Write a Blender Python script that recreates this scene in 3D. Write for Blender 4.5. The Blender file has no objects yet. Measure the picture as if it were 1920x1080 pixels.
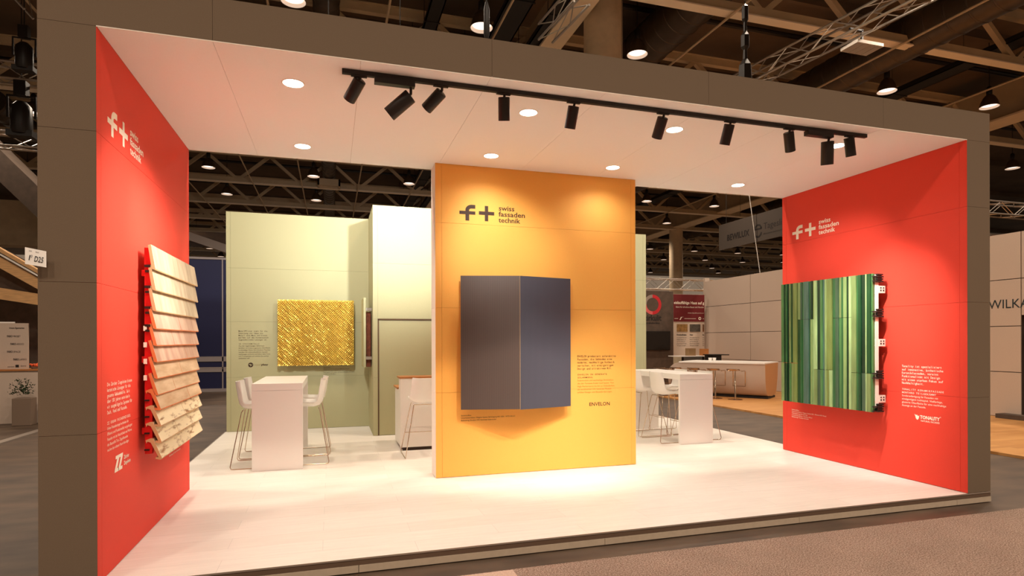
import bpy, math, random
from mathutils import Vector, Matrix
random.seed(7)
C = bpy.context.scene.collection
sc = bpy.context.scene
PI = math.pi

# ------------------------------------------------------------------ camera, world, exposure
YAW = 0.2951; ROLL = 0.0027
cam_d = bpy.data.cameras.new('camera'); cam = bpy.data.objects.new('camera', cam_d); C.objects.link(cam)
cam_d.sensor_width = 36; cam_d.lens = 1112.4749/1920*36; cam_d.shift_y = 98.8173/1920
cam_d.clip_start = 0.05; cam_d.clip_end = 300
fw = Vector((math.sin(YAW), math.cos(YAW), 0)); rt = Vector((math.cos(YAW), -math.sin(YAW), 0)); up = Vector((0, 0, 1))
r2 = rt*math.cos(ROLL) - up*math.sin(ROLL); u2 = rt*math.sin(ROLL) + up*math.cos(ROLL)
cam.matrix_world = Matrix(((r2.x, u2.x, -fw.x, 1.4695), (r2.y, u2.y, -fw.y, -4.5052), (r2.z, u2.z, -fw.z, 1.5969), (0, 0, 0, 1)))
sc.camera = cam

w = bpy.data.worlds.new('world'); sc.world = w; w.use_nodes = True
WORLD = (0.48, 0.345, 0.235, 1); WSTR = 0.46
w.node_tree.nodes['Background'].inputs[0].default_value = WORLD
w.node_tree.nodes['Background'].inputs[1].default_value = WSTR
sc.view_settings.view_transform = 'Standard'; sc.view_settings.look = 'None'
sc.view_settings.exposure = 0.0; sc.view_settings.gamma = 1.0; sc.view_settings.use_curve_mapping = False

P_DOWN = 48      # recessed downlights
P_TRACK = 230     # track spotlights
P_BACK = 560     # spots on the canopy roof that wash the back wall
P_BAY = 800      # high bay lamps
WARM = (0.97, 1.0, 1.0); WARMT = (1.0, 0.95, 0.86); BAYC = (1.0, 0.82, 0.64)

M = 0.992
W, D, T, YW, XA, XB, H = 7.767, 2.63, 0.326, 2.343, 2.623, 5.216, 3.665
HF = -0.112      # hall floor
ZT = 4*M

# ------------------------------------------------------------------ materials
def lin(c):
    return tuple(((x/255)/12.92 if x/255 <= 0.04045 else ((x/255+0.055)/1.055)**2.4) for x in c)
MATS = {}
def mat(name, rgb, rough=0.5, metal=0.0, noise=0.0, nscale=30, bump=0.0, bscale=200, spec=0.5, stretch=None, emit=None, estr=0, c2=None, detail=4, coat=0, ramp=(0.3, 0.7)):
    if name in MATS: return MATS[name]
    m = bpy.data.materials.new(name); m.use_nodes = True; nt = m.node_tree; b = nt.nodes['Principled BSDF']
    c = lin(rgb)
    b.inputs['Base Color'].default_value = (*c, 1); b.inputs['Roughness'].default_value = rough
    b.inputs['Metallic'].default_value = metal; b.inputs['Specular IOR Level'].default_value = spec
    if coat: b.inputs['Coat Weight'].default_value = coat; b.inputs['Coat Roughness'].default_value = 0.12
    tc = None
    if noise or bump or c2:
        tc = nt.nodes.new('ShaderNodeTexCoord'); mp = nt.nodes.new('ShaderNodeMapping')
        nt.links.new(tc.outputs['Object'], mp.inputs['Vector'])
        if stretch: mp.inputs['Scale'].default_value = stretch
    if noise or c2:
        n = nt.nodes.new('ShaderNodeTexNoise'); n.inputs['Scale'].default_value = nscale; n.inputs['Detail'].default_value = detail
        nt.links.new(mp.outputs[0], n.inputs['Vector'])
        r = nt.nodes.new('ShaderNodeValToRGB'); r.color_ramp.elements[0].position = ramp[0]; r.color_ramp.elements[1].position = ramp[1]
        if c2: a, z = c, lin(c2)
        else: a, z = tuple(x*(1-noise) for x in c), tuple(min(1, x*(1+noise)) for x in c)
        r.color_ramp.elements[0].color = (*a, 1); r.color_ramp.elements[1].color = (*z, 1)
        nt.links.new(n.outputs['Fac'], r.inputs[0]); nt.links.new(r.outputs[0], b.inputs['Base Color'])
    if bump:
        n2 = nt.nodes.new('ShaderNodeTexNoise'); n2.inputs['Scale'].default_value = bscale; n2.inputs['Detail'].default_value = 3
        nt.links.new(mp.outputs[0], n2.inputs['Vector'])
        bp = nt.nodes.new('ShaderNodeBump'); bp.inputs['Strength'].default_value = bump; bp.inputs['Distance'].default_value = 0.01
        nt.links.new(n2.outputs['Fac'], bp.inputs['Height']); nt.links.new(bp.outputs[0], b.inputs['Normal'])
    if emit:
        b.inputs['Emission Color'].default_value = (*lin(emit), 1); b.inputs['Emission Strength'].default_value = estr
    MATS[name] = m; return m

m_taupe = mat('taupe_textile', (116, 100, 84), 0.9, noise=0.10, nscale=260, bump=0.25, bscale=500, spec=0.15)
m_red = mat('red_textile', (226, 68, 52), 0.62, noise=0.03, nscale=120, bump=0.06, bscale=400, spec=0.25)
m_yel = mat('yellow_textile', (244, 176, 84), 0.6, noise=0.03, nscale=120, bump=0.06, bscale=400, spec=0.25)
m_white = mat('white_textile', (238, 230, 220), 0.7, noise=0.02, nscale=160, bump=0.05, bscale=400, spec=0.2)
m_soffit = mat('soffit_textile', (240, 240, 238), 0.8, noise=0.015, nscale=160, bump=0.04, bscale=400, spec=0.15)
m_kick = mat('kick_laminate', (186, 168, 148), 0.6, noise=0.05, nscale=20)
m_tan_print = mat('tan_print', (150, 132, 92), 0.7)
m_green = mat('sage_textile', (178, 173, 134), 0.7, noise=0.03, nscale=140, bump=0.05, bscale=400, spec=0.2)
m_gap = mat('seam_shadow', (60, 44, 34), 0.9)
m_redgap = mat('red_core', (196, 40, 30), 0.9)
m_yelgap = mat('yellow_core', (200, 130, 40), 0.9)
m_greengap = mat('sage_core', (110, 108, 84), 0.9)
m_whitegap = mat('white_core', (150, 120, 90), 0.9)
m_table = mat('white_laminate', (240, 236, 230), 0.35, spec=0.4)
m_plastic = mat('white_plastic', (242, 238, 232), 0.22, spec=0.5)
m_chrome = mat('chrome', (210, 190, 170), 0.16, metal=1.0)
m_black = mat('black_metal', (30, 22, 17), 0.45, spec=0.4)
m_dark = mat('dark_steel', (26, 21, 17), 0.6)
m_alu = mat('aluminium', (190, 180, 170), 0.35, metal=0.8)
m_oak = mat('oak_edge', (176, 112, 58), 0.45, noise=0.2, nscale=8, stretch=(1, 14, 14))
m_print_dark = mat('dark_print', (58, 34, 16), 0.7)
m_print_ochre = mat('ochre_print', (190, 118, 24), 0.7)
m_print_cream = mat('cream_print', (244, 232, 214), 0.6)
m_truss = mat('beige_truss_paint', (196, 172, 138), 0.6, noise=0.08, nscale=2)
m_flange = mat('flange_paint', (244, 226, 200), 0.6)
m_deck = mat('roof_deck', (100, 80, 60), 0.85, noise=0.25, nscale=0.6)
m_duct = mat('duct_steel', (84, 70, 56), 0.38, metal=0.55, noise=0.15, nscale=3)
m_conc = mat('concrete', (205, 182, 150), 0.8, noise=0.07, nscale=6, bump=0.15, bscale=60)
m_lens = mat('lamp_lens', (255, 250, 245), 0.5, emit=(255, 236, 220), estr=1.6)
m_down = mat('downlight_lens', (255, 250, 245), 0.5, emit=(255, 240, 220), estr=14.0)
m_reflw = mat('reflector_inside', (230, 220, 210), 0.3, emit=(255, 225, 200), estr=0.2)
m_refl = mat('reflector_shell', (104, 84, 62), 0.35, metal=0.6)
m_gwall = mat('pale_booth_panel', (196, 176, 160), 0.75, noise=0.03, nscale=60)
m_blue = mat('navy_panel', (18, 22, 66), 0.6, noise=0.05, nscale=20)
m_timber = mat('spruce_timber', (206, 160, 108), 0.6, noise=0.2, nscale=5, stretch=(1, 10, 10))
m_brownwall = mat('brown_stained_wall', (84, 68, 56), 0.85, noise=0.2, nscale=5, bump=0.1, bscale=40)
m_leaf = mat('dark_leaf', (34, 56, 22), 0.5)
m_terra = mat('planter', (120, 100, 84), 0.7)

def floor_mat():
    m = bpy.data.materials.new('hall_asphalt'); m.use_nodes = True; nt = m.node_tree; b = nt.nodes['Principled BSDF']
    tc = nt.nodes.new('ShaderNodeTexCoord'); n = nt.nodes.new('ShaderNodeTexNoise'); n.inputs['Scale'].default_value = 1.6; n.inputs['Detail'].default_value = 8
    mp = nt.nodes.new('ShaderNodeMapping'); mp.inputs['Scale'].default_value = (1, 2.4, 1)
    nt.links.new(tc.outputs['Object'], mp.inputs[0]); nt.links.new(mp.outputs[0], n.inputs['Vector'])
    r = nt.nodes.new('ShaderNodeValToRGB'); r.color_ramp.elements[0].position = 0.3; r.color_ramp.elements[1].position = 0.75
    r.color_ramp.elements[0].color = (*lin((58, 45, 35)), 1); r.color_ramp.elements[1].color = (*lin((98, 80, 64)), 1)
    nt.links.new(n.outputs['Fac'], r.inputs[0]); nt.links.new(r.outputs[0], b.inputs['Base Color'])
    b.inputs['Roughness'].default_value = 0.5; return m
def carpet_mat():
    m = bpy.data.materials.new('aisle_carpet'); m.use_nodes = True; nt = m.node_tree; b = nt.nodes['Principled BSDF']
    tc = nt.nodes.new('ShaderNodeTexCoord')
    n = nt.nodes.new('ShaderNodeTexNoise'); n.inputs['Scale'].default_value = 95; n.inputs['Detail'].default_value = 3
    n2 = nt.nodes.new('ShaderNodeTexNoise'); n2.inputs['Scale'].default_value = 2.2; n2.inputs['Detail'].default_value = 4
    nt.links.new(tc.outputs['Object'], n.inputs['Vector']); nt.links.new(tc.outputs['Object'], n2.inputs['Vector'])
    r = nt.nodes.new('ShaderNodeValToRGB'); r.color_ramp.elements[0].position = 0.36; r.color_ramp.elements[1].position = 0.64
    r.color_ramp.elements[0].color = (*lin((120, 95, 80)), 1); r.color_ramp.elements[1].color = (*lin((188, 164, 148)), 1)
    mx = nt.nodes.new('ShaderNodeMix'); mx.data_type = 'RGBA'; mx.blend_type = 'MULTIPLY'; mx.inputs[0].default_value = 0.35
    nt.links.new(n.outputs['Fac'], r.inputs[0]); nt.links.new(r.outputs[0], mx.inputs[6]); nt.links.new(n2.outputs['Fac'], mx.inputs[7])
    nt.links.new(mx.outputs[2], b.inputs['Base Color'])
    bp = nt.nodes.new('ShaderNodeBump'); bp.inputs['Strength'].default_value = 0.5; bp.inputs['Distance'].default_value = 0.004
    nt.links.new(n.outputs['Fac'], bp.inputs['Height']); nt.links.new(bp.outputs[0], b.inputs['Normal'])
    b.inputs['Roughness'].default_value = 0.95; b.inputs['Specular IOR Level'].default_value = 0.1; return m
def plank_mat(name, ca, cb, scale, sx, sy, rough):
    m = bpy.data.materials.new(name); m.use_nodes = True; nt = m.node_tree; b = nt.nodes['Principled BSDF']
    tc = nt.nodes.new('ShaderNodeTexCoord'); mp = nt.nodes.new('ShaderNodeMapping'); nt.links.new(tc.outputs['Object'], mp.inputs[0])
    br = nt.nodes.new('ShaderNodeTexBrick'); nt.links.new(mp.outputs[0], br.inputs['Vector'])
    br.inputs['Scale'].default_value = scale; br.inputs['Brick Width'].default_value = sx; br.inputs['Row Height'].default_value = sy
    br.inputs['Mortar Size'].default_value = 0.002; br.inputs['Bias'].default_value = 0
    br.inputs['Color1'].default_value = (*lin(ca), 1); br.inputs['Color2'].default_value = (*lin(cb), 1)
    br.inputs['Mortar'].default_value = (*[x*0.8 for x in lin(ca)], 1)
    n = nt.nodes.new('ShaderNodeTexNoise'); n.inputs['Scale'].default_value = 3; n.inputs['Detail'].default_value = 5
    mp2 = nt.nodes.new('ShaderNodeMapping'); mp2.inputs['Scale'].default_value = (1, 9, 1); nt.links.new(tc.outputs['Object'], mp2.inputs[0]); nt.links.new(mp2.outputs[0], n.inputs['Vector'])
    mr = nt.nodes.new('ShaderNodeMapRange'); mr.inputs[3].default_value = 0.86; mr.inputs[4].default_value = 1.06; nt.links.new(n.outputs['Fac'], mr.inputs[0])
    mx = nt.nodes.new('ShaderNodeMix'); mx.data_type = 'RGBA'; mx.blend_type = 'MULTIPLY'; mx.inputs[0].default_value = 1
    nt.links.new(br.outputs['Color'], mx.inputs[6]); nt.links.new(mr.outputs[0], mx.inputs[7]); nt.links.new(mx.outputs[2], b.inputs['Base Color'])
    b.inputs['Roughness'].default_value = rough; b.inputs['Specular IOR Level'].default_value = 0.35; return m
m_floor = floor_mat(); m_carpet = carpet_mat()
m_plat = plank_mat('white_floor_planks', (238, 232, 224), (232, 225, 216), 1, 1.4, 0.25, 0.42)
m_wood = plank_mat('oak_floor', (206, 152, 92), (184, 128, 72), 1, 1.0, 0.12, 0.5)

# ------------------------------------------------------------------ mesh helpers
class MB:
    def __init__(s): s.v = []; s.f = []; s.mi = []
    def quadf(s, pts, mi=0):
        n = len(s.v); s.v += [tuple(p) for p in pts]; s.f.append(tuple(range(n, n+len(pts)))); s.mi.append(mi)
    def box(s, x0, y0, z0, x1, y1, z1, mi=0):
        n = len(s.v)
        s.v += [(x0, y0, z0), (x1, y0, z0), (x1, y1, z0), (x0, y1, z0), (x0, y0, z1), (x1, y0, z1), (x1, y1, z1), (x0, y1, z1)]
        for f in ((0, 3, 2, 1), (4, 5, 6, 7), (0, 1, 5, 4), (1, 2, 6, 5), (2, 3, 7, 6), (3, 0, 4, 7)):
            s.f.append(tuple(n+i for i in f)); s.mi.append(mi)
        return s
    def prism(s, poly, vec, mi=0):
        n = len(s.v); k = len(poly); vec = Vector(vec)
        s.v += [tuple(p) for p in poly] + [tuple(Vector(p)+vec) for p in poly]
        s.f.append(tuple(n+i for i in reversed(range(k)))); s.f.append(tuple(n+k+i for i in range(k))); s.mi += [mi, mi]
        for i in range(k):
            j = (i+1) % k; s.f.append((n+i, n+j, n+k+j, n+k+i)); s.mi.append(mi)
        return s
    def beam(s, a, b, w, h, mi=0, upv=(0, 0, 1)):
        a = Vector(a); b = Vector(b); d = (b-a).normalized(); sd = d.cross(Vector(upv))
        if sd.length < 1e-4: sd = d.cross(Vector((0, 1, 0)))
        sd.normalize(); u = sd.cross(d)
        s.prism([a-sd*w/2-u*h/2, a+sd*w/2-u*h/2, a+sd*w/2+u*h/2, a-sd*w/2+u*h/2], b-a, mi); return s
    def pipe(s, pts, r, seg=8, mi=0, closed=False):
        pts = [Vector(p) for p in pts]; k = len(pts); n0 = len(s.v); ref = None
        for i, p in enumerate(pts):
            if closed: d = (pts[(i+1) % k]-pts[i-1])
            else: d = pts[min(i+1, k-1)]-pts[max(i-1, 0)]
            d.normalize()
            if ref is None:
                ref = Vector((0, 0, 1)) if abs(d.z) < 0.9 else Vector((1, 0, 0))
            a = d.cross(ref); a.normalize(); b = a.cross(d); ref = b
            for j in range(seg):
                t = 2*PI*j/seg; s.v.append(tuple(p + a*r*math.cos(t) + b*r*math.sin(t)))
        for i in range(k if closed else k-1):
            i2 = (i+1) % k
            for j in range(seg):
                j2 = (j+1) % seg
                s.f.append((n0+i*seg+j, n0+i2*seg+j, n0+i2*seg+j2, n0+i*seg+j2)); s.mi.append(mi)
        if not closed:
            s.f.append(tuple(n0+j for j in range(seg))); s.mi.append(mi)
            s.f.append(tuple(n0+(k-1)*seg+j for j in reversed(range(seg)))); s.mi.append(mi)
        return s
    def lathe(s, prof, seg=20, o=(0, 0, 0), axis=(0, 0, 1), mi=0, cap=True):
        ax = Vector(axis).normalized(); a = ax.orthogonal().normalized(); b = ax.cross(a); o = Vector(o); n0 = len(s.v)
        for r, z in prof:
            for j in range(seg):
                t = 2*PI*j/seg; s.v.append(tuple(o + ax*z + (a*math.cos(t)+b*math.sin(t))*r))
        for i in range(len(prof)-1):
            for j in range(seg):
                j2 = (j+1) % seg
                s.f.append((n0+i*seg+j, n0+i*seg+j2, n0+(i+1)*seg+j2, n0+(i+1)*seg+j)); s.mi.append(mi)
        if cap:
            s.f.append(tuple(n0+j for j in reversed(range(seg)))); s.mi.append(mi)
            s.f.append(tuple(n0+(len(prof)-1)*seg+j for j in range(seg))); s.mi.append(mi)
        return s
    def mesh(s, name, mats, smooth=None):
        me = bpy.data.meshes.new(name); me.from_pydata(s.v, [], s.f)
        for m in (mats if isinstance(mats, (list, tuple)) else [mats]): me.materials.append(m)
        me.polygons.foreach_set('material_index', s.mi)
        if smooth is not None:
            me.polygons.foreach_set('use_smooth', [True]*len(s.f)); me.set_sharp_from_angle(angle=math.radians(smooth))
        me.update(); return me
    def build(s, name, mats, parent=None, world=False, smooth=None, bevel=0, loc=None):
        if world and parent is not None:
            o = world_origin(parent); s.v = [(x-o.x, y-o.y, z-o.z) for x, y, z in s.v]
        ob = bpy.data.objects.new(name, s.mesh(name, mats, smooth)); C.objects.link(ob)
        if parent is not None: ob.parent = parent
        if loc: ob.location = loc
        if bevel:
            b = ob.modifiers.new('bevel', 'BEVEL'); b.width = bevel; b.segments = 2; b.limit_method = 'ANGLE'
        return ob
def world_origin(o):
    p = Vector((0, 0, 0))
    while o is not None: p = p + Vector(o.location); o = o.parent
    return p
def thing(name, label, cat, loc=(0, 0, 0), rz=0, group=None, kind=None):
    o = bpy.data.objects.new(name, None); C.objects.link(o); o.empty_display_size = 0.1
    o.location = loc; o.rotation_euler = (0, 0, rz)
    if label: o['label'] = label
    if cat: o['category'] = cat
    if group: o['group'] = group
    if kind: o['kind'] = kind
    return o
def tag(o, label, cat, group=None):
    o['label'] = label; o['category'] = cat
    if group: o['group'] = group
    return o
def struct(name, loc=(0, 0, 0)): return thing(name, None, None, loc, kind='structure')
def dup(root, loc, rz=0, label=None, group=None):
    r = root.copy(); C.objects.link(r); r.location = loc; r.rotation_euler = (0, 0, rz)
    if label: r['label'] = label
    if group: r['group'] = group
    for ch in list(root.children):
        c = ch.copy(); C.objects.link(c); c.parent = r
        for g in ch.children:
            d = g.copy(); C.objects.link(d); d.parent = c
    return r
def spot(loc, tgt, power, cone, blend=0.6, col=WARM, r=0.04, parent=None):
    l = bpy.data.lights.new('lamp_light', 'SPOT'); l.energy = power; l.spot_size = math.radians(cone); l.spot_blend = blend
    l.color = col; l.shadow_soft_size = r
    o = bpy.data.objects.new('lamp_light', l); C.objects.link(o)
    d = Vector(tgt)-Vector(loc)
    o.rotation_euler = d.to_track_quat('-Z', 'Y').to_euler()
    if parent: o.parent = parent; o.location = Vector(loc)-world_origin(parent)
    else: o.location = loc
    return o

# ------------------------------------------------------------------ lettering
def curve_mesh(txt, bold=0.0):
    cu = bpy.data.curves.new('t', 'FONT'); cu.body = txt; cu.size = 1; cu.resolution_u = 2; cu.offset = bold; cu.fill_mode = 'BOTH'
    o = bpy.data.objects.new('t', cu); C.objects.link(o); bpy.context.view_layer.update()
    me = bpy.data.meshes.new_from_object(o.evaluated_get(bpy.context.evaluated_depsgraph_get()))
    vs = [(v.co.x, v.co.y) for v in me.vertices]; fs = [tuple(p.vertices) for p in me.polygons]
    bpy.data.objects.remove(o); bpy.data.curves.remove(cu); bpy.data.meshes.remove(me); return vs, fs
GL = {}
def glyph(c, bold):
    if (c, bold) not in GL: GL[(c, bold)] = curve_mesh(c, bold)
    return GL[(c, bold)]
LM = {}
def line_mesh(t, bold):
    if (t, bold) not in LM: LM[(t, bold)] = curve_mesh(t, bold)
    return LM[(t, bold)]
class Sheet:
    """flat print on a plane: o = origin, r = right, u = up, lifted slightly off the surface"""
    def __init__(s, o, r, u, lift=0.0015):
        s.r = Vector(r); s.u = Vector(u); s.n = s.r.cross(s.u); s.o = Vector(o)+s.n*lift; s.mb = MB()
    def put(s, vs, fs, x, y, sx, sy, mi=0):
        n = len(s.mb.v)
        for a, b in vs: s.mb.v.append(tuple(s.o+s.r*(x+a*sx)+s.u*(y+b*sy)))
        for f in fs: s.mb.f.append(tuple(n+i for i in f)); s.mb.mi.append(mi)
    def mono(s, t, x, y, size, pitch, bold=0.02, mi=0):
        for i, c in enumerate(t):
            if c == ' ': continue
            vs, fs = glyph(c, bold)
            if not vs: continue
            lo = min(v[0] for v in vs); hi = max(v[0] for v in vs); wd = hi-lo
            sx = min(size, pitch*0.92/max(wd, 1e-3))
            s.put([(a-lo, b) for a, b in vs], fs, x+i*pitch+(pitch-wd*sx)/2, y, sx, size, mi)
    def line(s, t, x, y, size, width=None, bold=0.0, mi=0):
        vs, fs = line_mesh(t, bold); sx = size
        if width: sx = width/max(v[0] for v in vs)
        s.put(vs, fs, x, y, sx, size, mi)
    def poly(s, pts, mi=0):
        s.put(pts, [tuple(range(len(pts)))], 0, 0, 1, 1, mi)
    def rect(s, x0, y0, x1, y1, mi=0): s.poly([(x0, y0), (x1, y0), (x1, y1), (x0, y1)], mi)
    def disc(s, x, y, r, mi=0, a0=0, a1=2*PI, r0=0, n=24):
        if r0 == 0: s.poly([(x+r*math.cos(a0+(a1-a0)*i/n), y+r*math.sin(a0+(a1-a0)*i/n)) for i in range(n)], mi)
        else:
            for i in range(n):
                p, q = a0+(a1-a0)*i/n, a0+(a1-a0)*(i+1)/n
                s.poly([(x+r0*math.cos(p), y+r0*math.sin(p)), (x+r*math.cos(p), y+r*math.sin(p)), (x+r*math.cos(q), y+r*math.sin(q)), (x+r0*math.cos(q), y+r0*math.sin(q))], mi)
    def build(s, name, mats, parent): return s.mb.build(name, mats, parent, world=True)

# ================================================================== SETTING
hall = struct('floor'); MB().box(-60, -22, HF-0.2, 70, 70, HF).build('floor_slab', m_floor, hall)
carp = MB().box(-14, -9, HF, 30, -0.275, HF+0.006).build('carpet', m_carpet); tag(carp, 'tan speckled aisle carpet in front of the stand', 'carpet')
MB().box(2.0, -0.62, HF+0.006, 2.75, -0.29, HF+0.009).build('carpet_patch', mat('carpet_patch', (196, 168, 150), 0.95, noise=0.15, nscale=90), carp)
roof = struct('ceiling'); MB().box(-60, -22, 10.75, 70, 70, 10.9).build('roof_deck', m_deck, roof)
for i in range(-6, 12):
    MB().box(-60, 8.3+i*4.55-0.06, 10.5, 70, 8.3+i*4.55+0.06, 10.75).build('roof_rib', m_deck, roof)

# ---- platform
pf = struct('floor_platform')
MB().box(-T-0.003, 0.012, -0.1, W+T+0.003, 6.95, -0.012).build('platform_core', m_gap, pf)
MB().box(-T, 0.0, -0.012, W+T, 6.99, 0).build('platform_top', m_plat, pf)
MB().box(-T-0.004, -0.004, -0.009, W+T+0.004, 0.0, 0.002).build('edge_strip', m_alu, pf)
MB().box(-T-0.012, 0.0, -0.009, -T-0.002, 6.99, 0.002).build('edge_strip', m_alu, pf)
MB().box(-T, 0.001, -0.05, W+T, 0.012, -0.012).build('upper_fascia', mat('brown_fascia', (96, 74, 58), 0.8), pf)
for k in range(5):
    x0 = -T+2*M*k; x1 = min(x0+2*M-0.004, W+T)
    if k < 5 and x0 < W+T: MB().box(x0, -0.006, -0.103, x1, 0.012, -0.052).build('kick_panel', m_kick, pf)

# ---- panelled surfaces
def panels(parent, name, matl, axis, pos, out, us, vs_, th=0.010, g=0.0011, bevel=0.0):
    """axis 'x' : panels in the YZ plane at x=pos; 'y' : XZ plane; 'z' : XY plane; out = +-1 outward"""
    for i in range(len(us)-1):
        for j in range(len(vs_)-1):
            a0, a1, b0, b1 = us[i]+g, us[i+1]-g, vs_[j]+g, vs_[j+1]-g
            p0, p1 = sorted((pos, pos-out*th)); mb = MB()
            if axis == 'x': mb.box(p0, a0, b0, p1, a1, b1)
            elif axis == 'y': mb.box(a0, p0, b0, a1, p1, b1)
            else: mb.box(a0, b0, p0, a1, b1, p1)
            mb.build(name, matl, parent, world=True)
ZS = [0.004, M, 2*M, 3*M, H]
for side, x0, x1, nm in ((-1, -T, 0, 'wall_left'), (1, W, W+T, 'wall_right')):
    wl = struct(nm)
    MB().box(x0+0.011, 0.011, 0.003, x1-0.011, D-0.011, H).build('core', m_redgap, wl)
    xin, out = (0.0, 1) if side < 0 else (W, -1)
    panels(wl, 'panel', m_red, 'x', xin, out, [0.0, 0.078, D-0.078, D], ZS)
    xo = x0 if side < 0 else x1
    panels(wl, 'side_panel', m_taupe, 'x', xo, -out, [0.0, D/2, D], ZS)
    panels(wl, 'front_panel', m_taupe, 'y', 0.0, -1, [x0+0.0, x1], ZS)
    panels(wl, 'rear_panel', m_red, 'y', D, 1, [x0, x1], ZS)
# ---- canopy (overhead slab with fascia)
cn = struct('ceiling_canopy')
MB().box(-T+0.011, 0.011, H+0.011, W+T-0.011, D-0.011, ZT-0.011).build('core', m_whitegap, cn)
XS = [0.0]+[0.69+M*k for k in range(7)]+[W]
YS = [0.0, D]
panels(cn, 'soffit_panel', m_soffit, 'z', H, -1, XS, YS, g=0.0012)
FX = [-T, 0.69, 2.68, 4.66, 6.65, W+T]
panels(cn, 'fascia_panel', m_taupe, 'y', 0.0, -1, FX, [H, ZT])
panels(cn, 'fascia_panel', m_taupe, 'y', D, 1, FX, [H, ZT])
panels(cn, 'fascia_panel', m_taupe, 'x', -T, -1, [0, D], [H, ZT])
panels(cn, 'fascia_panel', m_taupe, 'x', W+T, 1, [0, D], [H, ZT])
panels(cn, 'top_panel', m_taupe, 'z', ZT, 1, FX, YS)
MB().box(0, -0.0015, H-0.003, W, 0.004, H+0.003).build('edge_strip', m_white, cn)
# ---- yellow centre wall
wy = struct('wall_center')
MB().box(XA+0.011, YW+0.011, 0.003, XB-0.011, D-0.011, H).build('core', m_yelgap, wy)
panels(wy, 'panel', m_yel, 'y', YW, -1, [XA, XA+0.075, XB-0.065, XB], ZS)
panels(wy, 'end_panel', m_white, 'x', XA, -1, [YW, D], ZS)
panels(wy, 'end_panel', m_white, 'x', XB, 1, [YW, D], ZS)
panels(wy, 'rear_panel', m_white, 'y', D, 1, [XA, (XA+XB)/2, XB], ZS)
# ---- green back wall and storage cabin
GH = 3.89
wb = struct('wall_back')
YB = 6.95
MB().box(-0.305+0.011, YB+0.011, 0.0, 7.99-0.011, YB+0.14, GH-0.005).build('core', m_greengap, wb)
ZB = [0.004, 0.96, 1.947, 2.897, GH]
panels(wb, 'panel', m_green, 'y', YB, -1, [-0.305, -0.235, 2.14, 5.5, 7.92, 7.99], ZB)
panels(wb, 'end_panel', m_green, 'x', -0.305, -1, [YB, YB+0.15], ZB)
panels(wb, 'end_panel', m_green, 'x', 7.99, 1, [YB, YB+0.15], ZB)
BX, BY = 2.136, 5.725
ws = struct('wall_storage')
MB().box(BX+0.011, BY+0.011, 0.0, 5.5, YB, GH-0.005).build('core', m_greengap, ws)
panels(ws, 'panel', m_green, 'y', BY, -1, [BX, BX+0.078], [0.004, 0.98, 1.97, 2.91, GH])
panels(ws, 'panel', m_green, 'y', BY, -1, [BX+0.078, 3.2, 5.5], [1.975, 2.91, GH])
panels(ws, 'panel', m_green, 'y', BY, -1, [3.2, 4.35, 5.5], [0.004, 0.98, 1.975])
panels(ws, 'side_panel', m_green, 'x', BX, -1, [BY, YB], [0.004, 0.98, 1.97, 2.91, GH])
dr = struct('door_1', (BX+0.1, BY, 0))
MB().box(0.0, 0.006, 0.008, 0.94, 0.03, 1.945).build('door_leaf', m_green, dr)
fr = MB(); fr.box(-0.018, -0.004, 0.004, -0.006, 0.02, 1.972); fr.box(-0.018, -0.004, 1.958, 0.965, 0.02, 1.97); fr.box(0.952, -0.004, 0.004, 0.964, 0.02, 1.96)
fr.build('door_frame', mat('bronze_frame', (104, 72, 48), 0.5), dr)

# ================================================================== LIGHT FITTINGS
dl = [(1.18, 0.55, 'nearest the left red wall, front row'), (1.18, 2.155, 'nearest the left red wall, rear row'), (3.182, 0.595, 'left of the yellow wall middle, front row'), (3.181, 1.905, 'just in front of the left half of the yellow wall'),
      (4.694, 0.60, 'right of the yellow wall middle, front row'), (4.69, 1.93, 'just in front of the right half of the yellow wall'), (6.62, 0.53, 'between the two rightmost track spotlights'), (6.66, 2.188, 'nearest the right red wall, rear row')]
for x, y, wh in dl:
    t = thing('downlight', 'round recessed canopy downlight ' + wh, 'light', (x, y, H), group='recessed downlights in the canopy')
    MB().lathe([(0.078, -0.004), (0.088, -0.003), (0.09, 0.0), (0.078, 0.004)], 28, cap=False).build('trim_ring', m_white, t, smooth=40)
    MB().lathe([(0.001, -0.0045), (0.08, -0.0035)], 28, cap=False).build('lens', m_down, t)
    spot((x, y, H-0.012), (x, y, 0), P_DOWN, 150, 0.9, r=0.07, parent=t)
tr = thing('light_track', 'long black lighting track under the front edge of the canopy', 'track', (1.55, 0.18, H))
MB().box(0, -0.018, -0.035, 5.08, 0.018, 0.0).build('rail', m_black, tr, bevel=0.003)
MB().box(0.0, -0.006, -0.0365, 5.06, 0.006, -0.034).build('groove', m_dark, tr)
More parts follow.
